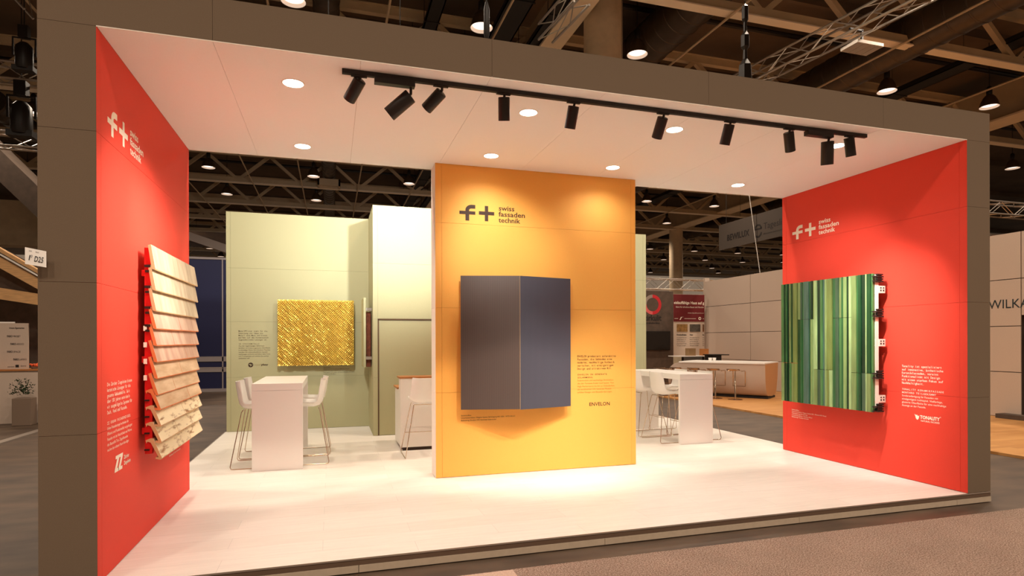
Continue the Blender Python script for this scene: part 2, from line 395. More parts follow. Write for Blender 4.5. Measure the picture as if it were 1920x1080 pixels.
spots = [((1.685, 0.2, 3.607), (-0.44, 0.61, -0.66), 0, 'leftmost', (0.0, 1.3, 2.3)), ((2.07, 0.2, 3.529), (-0.72, 0.30, -0.62), 1, 'second from left, large with driver box', (0.0, 0.7, 2.2)),
         ((2.317, 0.2, 3.587), (-0.59, 0.56, -0.58), 0, 'third from left, tilted to the left', (0.0, 1.9, 1.9)), ((2.836, 0.2, 3.609), (0.1, 0.33, -0.94), 0, 'fourth from left, hanging almost straight down', (3.4, 2.34, 2.6)),
         ((3.458, 0.2, 3.604), (-0.05, 0.37, -0.93), 0, 'fifth from left, above the solar panels', (3.6, 2.34, 0.1)), ((4.323, 0.2, 3.60), (-0.01, 0.57, -0.82), 0, 'sixth from left, just left of a downlight', (4.0, 2.34, 0.0)),
         ((5.028, 0.2, 3.611), (-0.03, 0.38, -0.93), 0, 'seventh from left, alone above the right end of the yellow wall', (4.6, 2.34, 0.3)), ((5.697, 0.2, 3.603), (0.38, 0.29, -0.88), 0, 'eighth from left', (7.767, 1.6, 2.3)),
         ((6.167, 0.2, 3.56), (0.16, 0.19, -0.97), 1, 'ninth from left, large with red-lit driver box', (7.767, 1.0, 1.6)), ((6.434, 0.2, 3.623), (0.27, 0.12, -0.95), 0, 'rightmost', (7.767, 1.3, 0.6))]
for top, d, big, wh, tg in spots:
    top = Vector(top); d = Vector(d).normalized(); zt = H-0.035
    L = 0.225 if big else 0.185; R = 0.058 if big else 0.048
    t = thing('track_spotlight', 'black track spotlight, ' + wh, 'spotlight', (top.x, 0.18, zt), group='black track spotlights')
    a = MB()
    if big: a.box(top.x-0.28, 0.15, zt-0.045, top.x+0.03, 0.21, zt)
    else: a.box(top.x-0.07, 0.168, zt-0.012, top.x+0.05, 0.192, zt)
    a.build('driver_box' if big else 'adapter', m_black, t, world=True, bevel=0.002)
    pv = top + d*0.035
    MB().pipe([(top.x, 0.18, zt), (top.x, 0.185, min(zt-0.012, top.z+0.01)), tuple(pv)], 0.011, 8).build('stem', m_black, t, world=True, smooth=40)
    b = MB().lathe([(R*0.9, 0), (R, 0.004), (R, L-0.004), (R*0.96, L), (R*0.86, L-0.002), (R*0.8, L-0.03)], 28, tuple(top), tuple(d)).build('body', m_black, t, world=True, smooth=40)
    MB().lathe([(0.002, L-0.027), (R*0.8, L-0.026)], 20, tuple(top), tuple(d), cap=False).build('lens', mat('spot_lens', (255, 240, 220), 0.4, emit=(255, 225, 190), estr=3), b, world=True)
    # beam leaves the open lower end towards a chosen wall point, not along the head
    e = top+d*(L+0.004)
    spot(tuple(e), tg, P_TRACK*(1.5 if big else 1.0), 46 if not big else 56, 1.0, WARMT, r=0.018, parent=t)

# spots clamped to the rear edge of the canopy roof, lighting the meeting area and back wall
for i, (x, tx, ty, tz) in enumerate([(1.1, 1.2, 6.95, 2.8), (3.0, 2.8, 5.7, 3.6), (6.8, 7.6, 6.95, 2.6)]):
    t = thing('arm_spotlight', 'small flood lamp on the rear edge of the canopy roof, ' + ('left', 'middle', 'right')[i], 'spotlight', (x, D-0.05, ZT))
    MB().pipe([(0, 0, 0), (0, 0, 0.2), (0, 0.22, 0.28)], 0.012, 8).build('arm', m_black, t, smooth=40)
    MB().box(-0.1, 0.2, 0.2, 0.1, 0.26, 0.34).build('head', m_black, t, bevel=0.005)
    spot((x, D+0.23, ZT+0.26), (tx, ty, tz), P_BACK*(1.0, 1.9, 0.8)[i], (84, 70, 84)[i], 0.9, r=0.08, parent=t)

# ================================================================== PRINT ON THE WALLS
def brand_logo(o, r, u, mm, parent, x=0, y=0):
    s = Sheet(o, r, u)
    # letter f: stem, hooked top, bar ; plus sign
    t = 0.046
    pts = [(0.072, 0.0), (0.118, 0.0), (0.118, 0.125)]
    for i in range(9):
        a = PI - (PI/2)*i/8; pts.append((0.118+0.030+0.030*math.cos(a), 0.125+0.020*math.sin(a)))
    pts += [(0.192, 0.145), (0.192, 0.19), (0.148, 0.19)]
    for i in range(1, 10):
        a = PI/2 + (PI/2)*i/9; pts.append((0.148+0.076*math.cos(a), 0.125+0.065*math.sin(a)))
    s.poly(pts); s.rect(0, 0.074, 0.0719, 0.113); s.rect(0.1181, 0.074, 0.192, 0.113)
    s.rect(0.235, 0.078, 0.424, 0.120); s.rect(0.308, 0.1201, 0.350, 0.187); s.rect(0.308, 0.005, 0.350, 0.0779)
    s.build('logo', mm, parent)
    s = Sheet(o, r, u)
    for i, (t_, wd) in enumerate((('swiss', 0.198), ('fassaden', 0.332), ('technik', 0.272))):
        s.line(t_, 0.478, 0.143-i*0.071, 0.083, wd, bold=0.018)
    s.build('logo_lettering', mm, parent)
yA = (Vector((1, 0, 0)), Vector((0, 0, 1)))
brand_logo((2.909, YW, 3.015), *yA, m_print_dark, wy)
brand_logo((0, 0.198, 3.033), (0, 1, 0), (0, 0, 1), m_print_cream, bpy.data.objects['wall_left'])
brand_logo((W, 2.433, 3.018), (0, -1, 0), (0, 0, 1), m_print_cream, bpy.data.objects['wall_right'])

def info_block(o, r, u, parent, mm, m2, intro, head, body, ipitch, ilh, blh, bwidth, headbold=0.004, bold=0.003):
    s = Sheet(o, r, u); y = 0
    for l in intro:
        s.mono(l, 0, y, 0.036, ipitch, bold); y -= ilh
    y -= 0.032
    for l in head:
        s.mono(l, 0, y, 0.028, 0.0215, headbold); y -= blh
    s.build('intro_lettering', mm, parent)
    s = Sheet(o, r, u); mx = max(len(l) for l in body)
    for l in body:
        s.line(l, 0, y, 0.030, bwidth*len(l)/mx, bold=0.0); y -= blh
    s.build('body_lettering', m2, parent)
info_block((4.402, YW, 1.388), (1, 0, 0), (0, 0, 1), wy, m_print_dark, m_print_ochre,
    ['ENVELON produziert solaraktive', 'Fassaden, die Gebäuden eine', 'moderne, nachhaltige Ästhetik', 'verleihen, mit einzigartigem', 'Design und attraktivem ROI.'],
    ['ENVELON ON GENERATE', 'SOLARMODUL'],
    ['Solarmodule und nachhaltige Architektur,', 'die der Fantasie freien Lauf lassen. Von', 'High-Performance bis hin zu Unikatfarben,', 'die zertifizierten ON Generate Module', 'erfüllen Design- und Bauanforderungen.'], 0.0177, 0.039, 0.037, 0.515)
s = Sheet((4.56, YW, 0.775), *yA); s.line('ENVELON', 0, 0, 0.062, 0.286, bold=0.015); s.build('company_logo', m_print_dark, wy)
info_block((W, 0.739, 1.282), (0, -1, 0), (0, 0, 1), bpy.data.objects['wall_right'], m_print_cream, m_print_cream,
    ['Tonality ist spezialisiert', 'auf innovative, ästhetische', 'Keramikfassaden, vereint', 'Funktionalität mit Design', 'mit einem starken Fokus auf', 'Nachhaltigkeit.'],
    ['TONALITY KERAMIKFASSADE', 'MONTARO TEILGEKÄMMT'],
    ['Sonderanfertigung für Fassaden mit', 'einzigartigem Lichtspiel. Vielfarbige,', 'glasierte Oberfläche für eine nachhaltige', 'Aussage an der Fassade.'], 0.0180, 0.0385, 0.037, 0.515, 0.008, 0.008)
s = Sheet((W, 0.586, 0.682), (0, -1, 0), (0, 0, 1))
s.line('TONALITY', 0.068, 0.032, 0.052, 0.225, bold=0.035); s.line('NATURAL FACADES', 0.075, 0.0, 0.026, 0.215, bold=0.01)
s.poly([(0, 0.078), (0.018, 0.066), (0.034, 0.070), (0.040, 0.058), (0.056, 0.062), (0.054, 0.034), (0.036, 0.012), (0.018, 0.028), (0.012, 0.05)])
s.disc(0.300, 0.072, 0.006, n=12, r0=0.0035)
s.build('company_logo', m_print_cream, bpy.data.objects['wall_right'])
info_block((0, 0.177, 1.292), (0, 1, 0), (0, 0, 1), bpy.data.objects['wall_left'], m_print_cream, m_print_cream,
    ['Die Zürcher Ziegeleien bieten', 'keramische Lösungen für die', 'gesamte Gebäudehülle. Seit', 'über 150 Jahren entwickeln', 'wir ausgeklügelte Systeme für', 'Dach, Wand und Fassade.'],
    ['ZZ URBAN FASSADENZIEGEL'],
    ['Urban Fassadenziegel verbinden die', 'Effizienz und Funktionalität vorgehängter', 'Fassaden mit der Natürlichkeit und Wärme', 'des Baustoffs Ton. Ziegelfassaden', 'machen den urbanen Raum lebendiger.'], 0.0182, 0.0385, 0.037, 0.53, 0.008, 0.008)
s = Sheet((0, 0.33, 0.67), (0, 1, 0), (0, 0, 1))
for ox in (0, 0.075):
    s.poly([(ox+0.012, 0.115), (ox+0.09, 0.115), (ox+0.086, 0.094), (ox+0.04, 0.024), (ox+0.078, 0.024), (ox+0.074, 0), (ox-0.012, 0), (ox-0.008, 0.022), (ox+0.042, 0.092), (ox+0.008, 0.092)])
s.line('Zürcher', 0.185, 0.062, 0.04, 0.115, bold=0.02); s.line('Ziegeleien', 0.185, 0.018, 0.04, 0.15, bold=0.02)
s.build('company_logo', m_print_cream, bpy.data.objects['wall_left'])
info_block((-0.107, YB, 1.768), (1, 0, 0), (0, 0, 1), wb, m_print_dark, m_print_dark,
    ['MetallPfister steht für die', 'Umsetzung von Ideen aus', 'Metall nach Mass und bietet', 'perfekt auf den Kundenwunsch', 'zugeschnittene Lösungen an.'],
    ['3D STRECKMETALLE'],
    ['Aus der regelmässigen Gitternetz-', 'struktur wird eine organische Oberfläche', 'in einmaliger Form. Verschiedene Maschen', 'werden mit unterschiedlichen Spezial-', 'werkzeugen verformt und heben dabei Form', 'und Transparenz auf, welche Sie suchen', 'umdenken will.'], 0.0176, 0.0385, 0.0365, 0.52)
s = Sheet((0.09, YB, 1.178), *yA)
s.disc(0, 0, 0.042); s.build('company_logo', m_print_dark, wb)
s = Sheet((0.09, YB, 1.178), *yA, lift=0.003)
s.poly([(-0.036, 0.004), (-0.01, 0.016), (0.008, 0.014), (0.002, -0.006), (0.02, 0.006), (0.037, 0.012), (0.014, -0.008), (-0.006, -0.026), (-0.004, 0.0)])
s.build('logo_inlay', m_green, wb)
s = Sheet((0.145, YB, 1.165), *yA); s.line('metall', 0, 0, 0.046, 0.115, bold=-0.005, mi=0); s.build('company_lettering', m_tan_print, wb)
s = Sheet((0.145, YB, 1.165), *yA); s.line('pfister', 0.12, 0, 0.046, 0.115, bold=0.03); s.build('company_lettering', m_print_dark, wb)
def caption(o, r, lines, mm, parent, size=0.022, lh=0.027, cw=0.0102):
    s = Sheet(o, r, (0, 0, 1))
    for i, l in enumerate(lines): s.line(l, 0, -i*lh, size, len(l)*cw, bold=0.002)
    s.build('caption_lettering', mm, parent)
caption((1.325, YB, 1.105), (1, 0, 0), ['Systemaufbau', 'Bekleidung: 3D Streckmetall, Messing eloxiert', 'Unterkonstruktion: Aluminiumprofile, schwarz matt', 'Befestigung: Schrauben, verdeckt, Edelstahl A2 poliert', 'Ausführung: Metallbau'], m_print_dark, wb, lh=0.03)
caption((2.921, YW, 0.710), (1, 0, 0), ['Systemaufbau', 'Unterkonstruktion: Wagner System Befestigung AG 1000 - WTR 002-01', 'Bekleidung: Envelon ON Generate Solarmodul'], m_print_dark, wy, lh=0.029)
caption((W, 2.453, 0.597), (0, -1, 0), ['Systemaufbau', 'Unterkonstruktion: Wagner System ISO - Phoenix ISO Wand', 'Wärmedämmung: ISO 032 Glas', 'Unterkonstruktion: Tonality Halter', 'Bekleidung: Tonality Keramik'], m_print_cream, bpy.data.objects['wall_right'], lh=0.0255, cw=0.0112)
caption((0, 1.79, 0.60), (0, 1, 0), ['Systemaufbau', 'Unterkonstruktion: Wagner System Phoenix Vario Alu', 'Unterkonstruktion: Tragprofile Aluminium', 'Bekleidung: ZZ Urban Fassadenziegel'], m_print_cream, bpy.data.objects['wall_left'], lh=0.03, cw=0.0122)

# ================================================================== EXHIBITS
# ---- shingled clay tile display on the left red wall
def wood_mat(name, a, b_, stretch, sc_, streak=None):
    m = mat(name, a, 0.55, c2=b_, nscale=sc_, stretch=stretch, spec=0.3, bump=0.1, bscale=60, detail=5)
    return m
m_t1 = wood_mat('grey_beige_tile', (160, 136, 112), (206, 186, 156), (2, 3, 1), 2.4)
m_t2 = wood_mat('pink_brown_tile', (166, 124, 104), (204, 170, 148), (2, 3, 1), 2.4)
m_t3 = wood_mat('ochre_tile', (176, 140, 106), (208, 178, 146), (1, 1.5, 9), 2.0)
m_t4 = mat('birch_look_tile', (150, 108, 66), 0.5, c2=(232, 214, 178), ramp=(0.30, 0.46), nscale=3.4, stretch=(1, 1.6, 9), bump=0.15, bscale=40, detail=6)
m_tedge = mat('fired_clay_edge', (222, 128, 72), 0.7); m_tedge2 = mat('pale_clay_edge', (206, 168, 122), 0.7)
td = thing('tile_display', 'stepped stack of overlapping clay shingle tiles mounted on the left red wall', 'facade sample', (0, 1.62, 1.5))
m_redpaint = mat('red_painted_metal', (206, 22, 22), 0.4)
for y in (0.852, 2.33):
    MB().box(0.048, y, 0.705, 0.100, y+0.045, 2.345).build('mounting_rail', m_redpaint, td, world=True)
for z in (0.86, 1.43, 2.12):
    MB().box(0.022, 0.875, z, 0.047, 2.37, z+0.05).build('cross_rail', m_redpaint, td, world=True)
    for y in (1.06, 1.90):
        b = MB(); b.box(0.002, y, z-0.02, 0.022, y+0.006, z+0.07); b.box(0.001, y-0.03, z-0.02, 0.007, y+0.04, z+0.07); b.build('wall_bracket', m_redpaint, td, world=True)
zt = 2.372; y0, y1 = 0.840, 2.405
expo = [0.165]*3+[0.134]+[0.131]*8
for i in range(12):
    h = 0.194 if i < 3 else (0.172 if i < 8 else 0.158)
    xb = 0.128+0.0025*i+(0.016 if i > 7 else 0); xt = 0.096 + (0.014 if i > 7 else 0)
    mt = (m_t1, m_t2, m_t3, m_t4)[0 if i < 3 else 1 if i < 6 else 2 if i < 9 else 3]
    me_ = m_tedge2 if i < 3 or i > 8 else m_tedge
    cut = (0.52, 0.36, 0.66)[i % 3]
    ym = y0+(y1-y0)*cut
    for (a, b) in ((y0, ym-0.002), (ym+0.002, y1)):
        zz = zt - (0.0015 if a == y0 else 0)
        mb = MB()
        if i < 8: poly = [(xt, zz), (xb, zz-h), (xb-0.004, zz-h-0.008), (xb-0.026, zz-h), (xt-0.020, zz-0.006)]
        else: poly = [(xt, zz), (xb, zz-h), (xb-0.01, zz-h-0.012), (xb-0.045, zz-h-0.004), (xb-0.045, zz-h+0.01), (xb-0.024, zz-h+0.008), (xt-0.018, zz-0.03), (xt-0.042, zz-0.02), (xt-0.048, zz-0.034), (xt-0.054, zz-0.010), (xt-0.018, zz+0.004)]
        pl = [(x, a, z) for x, z in poly]
        mb.prism(pl, (0, b-a, 0)); mb.mi[0] = 1; mb.mi[1] = 1
        for q in range(2, len(mb.mi)): mb.mi[q] = 0 if q == 2 else 1
        mb.build('tile', [mt, me_], td, world=True)
    # holding clip
    c = MB(); yc = y0-0.004
    if i < 4: c.box(0.052, yc, zt-h+0.010, 0.094, yc+0.016, zt-h+0.030); c.box(0.056, yc, zt-h-0.030, 0.084, yc+0.016, zt-h-0.012)
    elif i < 8: c.box(0.044, yc, zt-0.060, 0.066, yc+0.012, zt-0.02)
    else: c.box(0.048, yc, zt-0.094, 0.082, yc+0.014, zt-0.082)
    c.build('clip', m_black if i < 4 or i > 7 else m_print_cream, td, world=True)
    if i < 11: zt -= expo[i]

# ---- folded pair of solar modules on the yellow wall
def solar_mat(nm, ca, cb):
    m = bpy.data.materials.new(nm); m.use_nodes = True; nt = m.node_tree; b = nt.nodes['Principled BSDF']
    tc = nt.nodes.new('ShaderNodeTexCoord'); wv = nt.nodes.new('ShaderNodeTexWave'); wv.bands_direction = 'X'
    wv.inputs['Scale'].default_value = 40; nt.links.new(tc.outputs['Object'], wv.inputs['Vector'])
    r = nt.nodes.new('ShaderNodeValToRGB'); r.color_ramp.elements[0].position = 0.3; r.color_ramp.elements[1].position = 0.95
    r.color_ramp.elements[0].color = (*lin(ca), 1); r.color_ramp.elements[1].color = (*lin(cb), 1)
    nt.links.new(wv.outputs['Fac'], r.inputs[0]); nt.links.new(r.outputs[0], b.inputs['Base Color'])
    b.inputs['Roughness'].default_value = 0.38; b.inputs['Specular IOR Level'].default_value = 0.5; return m
m_solar = solar_mat('solar_glass_warm_reflection', (72, 60, 56), (96, 82, 76)); m_solar2 = solar_mat('solar_glass_cool_reflection', (64, 64, 74), (82, 82, 94))  # dark glass, each module's reflection tint painted into its colour: warm left, cool right
sp = thing('solar_panel', 'pair of tall dark solar modules folded into a shallow ridge on the yellow wall', 'facade sample', (3.57, 2.3, 1.57))
Lx, Cx, Rx = (2.898, 2.235), (3.566, 2.065), (4.268, 2.235)
def slab(a, b, z0, z1, th, nm, m_):
    a2, b2 = Vector((*a, 0)), Vector((*b, 0)); n = (b2-a2).cross(Vector((0, 0, 1))).normalized()
    if n.y > 0: n = -n
    MB().prism([(a[0], a[1], z0), (b[0], b[1], z0), (b[0]-n.x*th, b[1]-n.y*th, z0), (a[0]-n.x*th, a[1]-n.y*th, z0)], (0, 0, z1-z0)).build(nm, m_, sp, world=True)
slab(Lx, (Cx[0]-0.003, Cx[1]+0.001), 0.8, 2.352, 0.008, 'solar_module', m_solar)
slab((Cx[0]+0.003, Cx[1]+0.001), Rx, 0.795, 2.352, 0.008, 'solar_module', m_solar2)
MB().box(Cx[0]-0.002, Cx[1]+0.004, 0.8, Cx[0]+0.002, Cx[1]+0.008, 2.35).build('joint_strip', m_tedge2, sp, world=True)
for x, y in ((2.99, 2.225), (3.50, 2.10), (3.64, 2.10), (4.16, 2.23)):
    MB().box(x-0.015, y, 0.83, x+0.015, YW-0.003, 2.3).build('support_fin', m_black if False else mat('ochre_support', (214, 146, 40), 0.5), sp, world=True)

# ---- green ceramic planks on the right red wall
gp = [(108, 122, 66), (26, 62, 34), (122, 144, 90), (44, 88, 50), (70, 110, 64), (60, 82, 62), (112, 130, 80), (18, 44, 28), (146, 170, 116), (70, 98, 86)]
m_gs = [mat('green_glaze_%s' % 'abcdefghij'[i], c, 0.22, noise=0.18, nscale=3, stretch=(1, 8, 1), spec=0.6, bump=0.05, bscale=60) for i, c in enumerate(gp)]
cd = thing('ceramic_display', 'vertical ribbed planks of glossy green glazed ceramic mounted on the right red wall', 'facade sample', (W, 1.63, 1.55))
ya, yb = 2.372, 0.905
pw = (ya-yb)/5
joints = [1.28, 1.87, 1.215, 1.87, 1.20]
ribs = [[(0.16, 0, 2), (0.12, 1, 7), (0.10, 0, 1), (0.14, 1, 7), (0.08, 0, 4), (0.16, 1, 6), (0.24, 0, 0)],
        [(0.20, 1, 1), (0.10, 0, 3), (0.10, 1, 4), (0.30, 0, 9), (0.12, 1, 3), (0.10, 0, 2), (0.08, 1, 8)],
        [(0.16, 0, 6), (0.20, 1, 5), (0.12, 0, 4), (0.14, 1, 9), (0.10, 0, 2), (0.14, 0, 0), (0.14, 0, 8)],
        [(0.18, 1, 3), (0.16, 0, 5), (0.16, 1, 4), (0.10, 0, 3), (0.14, 0, 2), (0.14, 1, 7), (0.12, 0, 8)],
        [(0.22, 0, 6), (0.12, 1, 3), (0.12, 0, 1), (0.22, 1, 5), (0.06, 0, 8), (0.18, 0, 6), (0.08, 1, 4)]]
for c in range(5):
    top = ya-c*pw-0.002
    for (z0, z1) in ((0.748, joints[c]-0.002), (joints[c]+0.002, 2.372)):
        mb = MB(); y = top; prev = None
        xbk = 7.553; tot = sum(r_[0] for r_ in ribs[c])
        for (wd, dp, mi) in ribs[c]:
            y2 = y - wd/tot*(pw-0.004); xf = 7.512 + (0.014 if dp else 0)
            mm_ = mi if z0 < 1 or random.random() > 0.35 else (mi+random.choice((2, 5))) % 10
            ch = 0.003
            mb.prism([(xbk, y, z0), (xf+ch, y, z0), (xf, y-ch, z0), (xf, y2+ch, z0), (xf+ch, y2, z0), (xbk, y2, z0)], (0, 0, z1-z0), mm_)
            y = y2
        mb.build('ceramic_plank', m_gs, cd, world=True)
m_wpaint = mat('white_painted_profile', (232, 222, 210), 0.5)
for z in (2.272, 1.862, 1.140, 0.752):
    b = MB()
    for q in range(4): b.box(7.562, 0.872+0.004*(q % 2), z+q*0.027, 7.652, 2.34, z+q*0.027+0.015)
    b.box(7.572, 0.885, z, 7.640, 2.33, z+0.096); b.box(7.50, 0.876, z+0.004, 7.562, 0.898, z+0.018); b.box(7.50, 0.876, z+0.055, 7.562, 0.898, z+0.070)
    b.build('horizontal_rail', m_dark, cd, world=True)
for y in (0.899, 1.64, 2.30):
    b = MB(); b.box(7.554, y, 0.80, 7.60, y+0.006, 2.36); b.box(7.600, y, 0.80, 7.604, y+0.04, 2.36); b.build('vertical_profile', m_wpaint, cd, world=True)
    for z in (2.145, 1.52, 0.86):
        b = MB(); b.box(7.604, y-0.004, z, 7.70, y-0.001, z+0.085)
        if y < 2: b.box(7.698, y-0.004, z, 7.702, y+0.36, z+0.085); b.box(7.70, y+0.355, z, W-0.001, y+0.36, z+0.085)
        else: b.box(7.70, y-0.004, z, W-0.001, y-0.001, z+0.085)
        for hx in (7.625, 7.665): b.box(hx, y-0.006, z+0.02, hx+0.018, y-0.0045, z+0.04, 1); b.box(hx, y-0.006, z+0.052, hx+0.018, y-0.0045, z+0.068, 1)
        b.build('wall_bracket', [m_wpaint, m_dark], cd, world=True)
# ---- expanded brass mesh panel on the green wall
m_gold = mat('brass_mesh', (255, 212, 98), 0.32, metal=0.5, noise=0.12, nscale=8)
gm = thing('mesh_display', 'square panel of wavy gold coloured expanded metal on the green back wall', 'facade sample', (1.2, YB-0.10, 1.75))
gx0, gx1, gz0, gz1 = 0.55, 1.864, 1.172, 2.332
MB().box(gx0+0.012, YB-0.112, gz0+0.012, gx1-0.012, YB-0.106, gz1-0.012).build('backing_plate', mat('dark_brass', (150, 104, 34), 0.5, metal=0.3), gm, world=True)
nc, nr = 66, 52; cw = (gx1-gx0)/nc; rh = (gz1-gz0)/nr; mb = MB()
for j in range(nr+1):
    for i in range(nc):
        def pt(q):
            x = gx0+q*cw; off = rh*0.52*(1 if (q+j) % 2 else -1)
            z = gz0+j*rh+off*(0.8 if 0 < j < nr else 0.3)
            dd = 0.012*math.sin(x*26+0.9*math.sin(z*5+x*3))+0.007*math.sin(x*61+z*9)+0.006*math.sin(x*170+z*140)+0.004*math.sin(x*97-z*210)
            return x, z, dd
        (xa_, za, da), (xb_, zb, db) = pt(i), pt(i+1); hh = rh*(0.50+0.10*math.sin(i*1.7+j*2.3))
        mb.quadf([(xa_, YB-0.146-da, za-hh), (xb_, YB-0.146-db, zb-hh), (xb_, YB-0.128-db, zb+hh), (xa_, YB-0.128-da, za+hh)])
        mb.quadf([(xa_, YB-0.144-da, za-hh), (xa_, YB-0.126-da, za+hh), (xb_, YB-0.126-db, zb+hh), (xb_, YB-0.144-db, zb-hh)])
o = mb.build('expanded_mesh', m_gold, gm, world=True); o['kind'] = 'stuff'
for x in (0.75, 1.66):
    MB().box(x, YB-0.106, gz0+0.05, x+0.04, YB, gz1-0.05).build('rail', m_dark, gm, world=True)

# ---- side board on the storage cabin
sb = thing('edge_display', 'narrow standing-off sample board with brown brick core on the side of the storage cabin', 'facade sample', (BX, 6.2, 1.75))
MB().box(1.995, 6.0, 1.145, 2.035, 6.7, 2.345).build('front_board', m_green, sb, world=True, bevel=0.003)
MB().box(2.036, 6.05, 1.15, 2.12, 6.65, 2.10).build('brick_core', mat('brown_brick', (112, 58, 36), 0.85, noise=0.3, nscale=30, bump=0.5, bscale=50), sb, world=True)
for z in (2.12, 1.28):
    MB().box(2.035, 5.99, z, BX-0.004, 6.03, z+0.05).build('bracket', m_alu, sb, world=True)

# ================================================================== FURNITURE
def table(x0, x1, y0, y1, label):
    t = thing('bar_table', label, 'table', ((x0+x1)/2, (y0+y1)/2, 0), group='white bar tables')
    w_, l_ = (x1-x0)/2, (y1-y0)/2
    MB().box(-w_, -l_, 0.99, w_, l_, 1.075).build('tabletop', m_table, t, bevel=0.003)
    for s_ in (-1, 1):
        a, b = sorted((s_*l_, s_*(l_-0.045)))
        MB().box(-w_, a, 0.0, w_, b, 0.988).build('panel_leg', m_table, t, bevel=0.003)
    return t
table(0.529, 1.121, 3.375, 5.03, 'white bar-height table in front of the gold mesh panel')
table(6.565, 7.150, 3.43, 5.08, 'white bar-height table right of the yellow wall')

def make_stool(label):
    t = thing('bar_stool', label, 'stool', (0, 0, 0), group='white shell bar stools')
    # shell: profile in (u forward, z), facing +u = +x local
    prof = [(0.225, 0.728, 0.185), (0.215, 0.745, 0.20), (0.12, 0.748, 0.215), (0.0, 0.738, 0.225), (-0.10, 0.735, 0.228), (-0.165, 0.752, 0.226), (-0.205, 0.80, 0.222), (-0.222, 0.87, 0.215), (-0.236, 0.96, 0.205), (-0.250, 1.04, 0.198), (-0.256, 1.085, 0.188)]
    nu = 10; mb = MB(); n = len(prof)
    def pos(i, j, th):
        u_, z_, hw = prof[i]; s_ = -1+2*j/nu
        cup = abs(s_)**3
        i0, i1 = max(i-1, 0), min(i+1, n-1)
        tx, tz = prof[i1][0]-prof[i0][0], prof[i1][1]-prof[i0][1]; L = math.hypot(tx, tz); nx, nz = tz/L, -tx/L   # inner normal: up on the seat, forward on the back
        lift = 0.065*cup*(0.35 if i < 2 else 1)
        return (u_+nx*(lift+th), hw*s_*(1-0.02*cup), z_+nz*(lift+th))
    for lay, th in ((0, 0.006), (1, -0.006)):
        for i in range(n):
            for j in range(nu+1): mb.v.append(pos(i, j, th))
    m1 = n*(nu+1)
    for i in range(n-1):
        for j in range(nu):
            a = i*(nu+1)+j; mb.f.append((a, a+1, a+nu+2, a+nu+1)); mb.mi.append(0)
            a += m1; mb.f.append((a, a+nu+1, a+nu+2, a+1)); mb.mi.append(0)
    ring = [j for j in range(nu+1)]+[(i+1)*(nu+1)-1 for i in range(1, n)]+[(n-1)*(nu+1)+j for j in range(nu-1, -1, -1)]+[i*(nu+1) for i in range(n-2, 0, -1)]
    for q in range(len(ring)):
        a, b = ring[q], ring[(q+1) % len(ring)]; mb.f.append((a, a+m1, b+m1, b)); mb.mi.append(0)
    mb.build('seat_shell', m_plastic, t, smooth=50)
    for s_ in (-1, 1):
        w0 = 0.295*s_; w1 = 0.165*s_
        MB().pipe([(0.12, w1, 0.722), (0.14, w1*1.03, 0.70), (0.272, w0*0.99, 0.035), (0.262, w0, 0.010), (0.24, w0, 0.007), (-0.255, w0, 0.007), (-0.277, w0, 0.010), (-0.287, w0*0.99, 0.035), (-0.17, w1*1.03, 0.70), (-0.15, w1, 0.722)], 0.0058, 8).build('sled_leg', m_chrome, t, smooth=60)
    MB().pipe([(0.222, -0.252, 0.285), (0.222, 0.252, 0.285)], 0.0055, 8).build('footrest', m_chrome, t, smooth=60)
    MB().pipe([(-0.16, -0.165, 0.718), (-0.16, 0.165, 0.718)], 0.006, 8).build('under_frame', m_chrome, t, smooth=60)
    return t
st = make_stool('white shell bar stool at the left side of the left table, nearer the camera')
st.location = (0.548, 3.84, 0)
dup(st, (0.555, 4.52, 0), 0, 'white shell bar stool at the left side of the left table, nearer the green wall')
dup(st, (1.145, 3.87, 0), PI, 'white shell bar stool at the right side of the left table, nearer the camera')
dup(st, (1.165, 4.54, 0), PI, 'white shell bar stool at the right side of the left table, nearer the green wall')
dup(st, (6.60, 3.87, 0), 0, 'white shell bar stool left of the right table, nearest the camera')
dup(st, (6.60, 4.56, 0), 0, 'white shell bar stool left of the right table, half behind the yellow wall')
dup(st, (7.165, 3.93, 0), PI, 'white shell bar stool behind the right table, its foot showing at the right edge')
dup(st, (7.14, 4.60, 0), PI, 'white shell bar stool on the far side of the right table, seen between the legs')
dup(st, (2.715, 3.86, 0), PI/2, 'white shell bar stool seen from behind at the oak-topped counter')

ct = thing('counter', 'white reception counter with a thin oak top behind the yellow wall', 'counter', (2.42, 4.2, 0))
MB().box(0.01, 0.01, 0.05, 1.7, 0.29, 1.05).build('front_body', m_table, ct, bevel=0.002)
MB().box(0.0, 0.004, 0.34, 1.7, 0.0099, 1.045).build('front_panel', m_table, ct)
MB().box(0.0, 0.004, 0.05, 1.7, 0.0099, 0.335).build('front_panel', m_table, ct)
MB().box(0.04, 0.03, 0.0, 1.66, 0.80, 0.05).build('plinth', m_gap, ct)
MB().box(-0.015, -0.012, 1.051, 1.72, 0.31, 1.077).build('oak_top', m_oak, ct, bevel=0.002)
MB().box(0.01, 0.291, 0.05, 1.7, 0.84, 0.875).build('rear_body', m_table, ct, bevel=0.002)
MB().box(-0.01, 0.32, 0.876, 1.71, 0.88, 0.90).build('work_top', m_oak, ct, bevel=0.002)

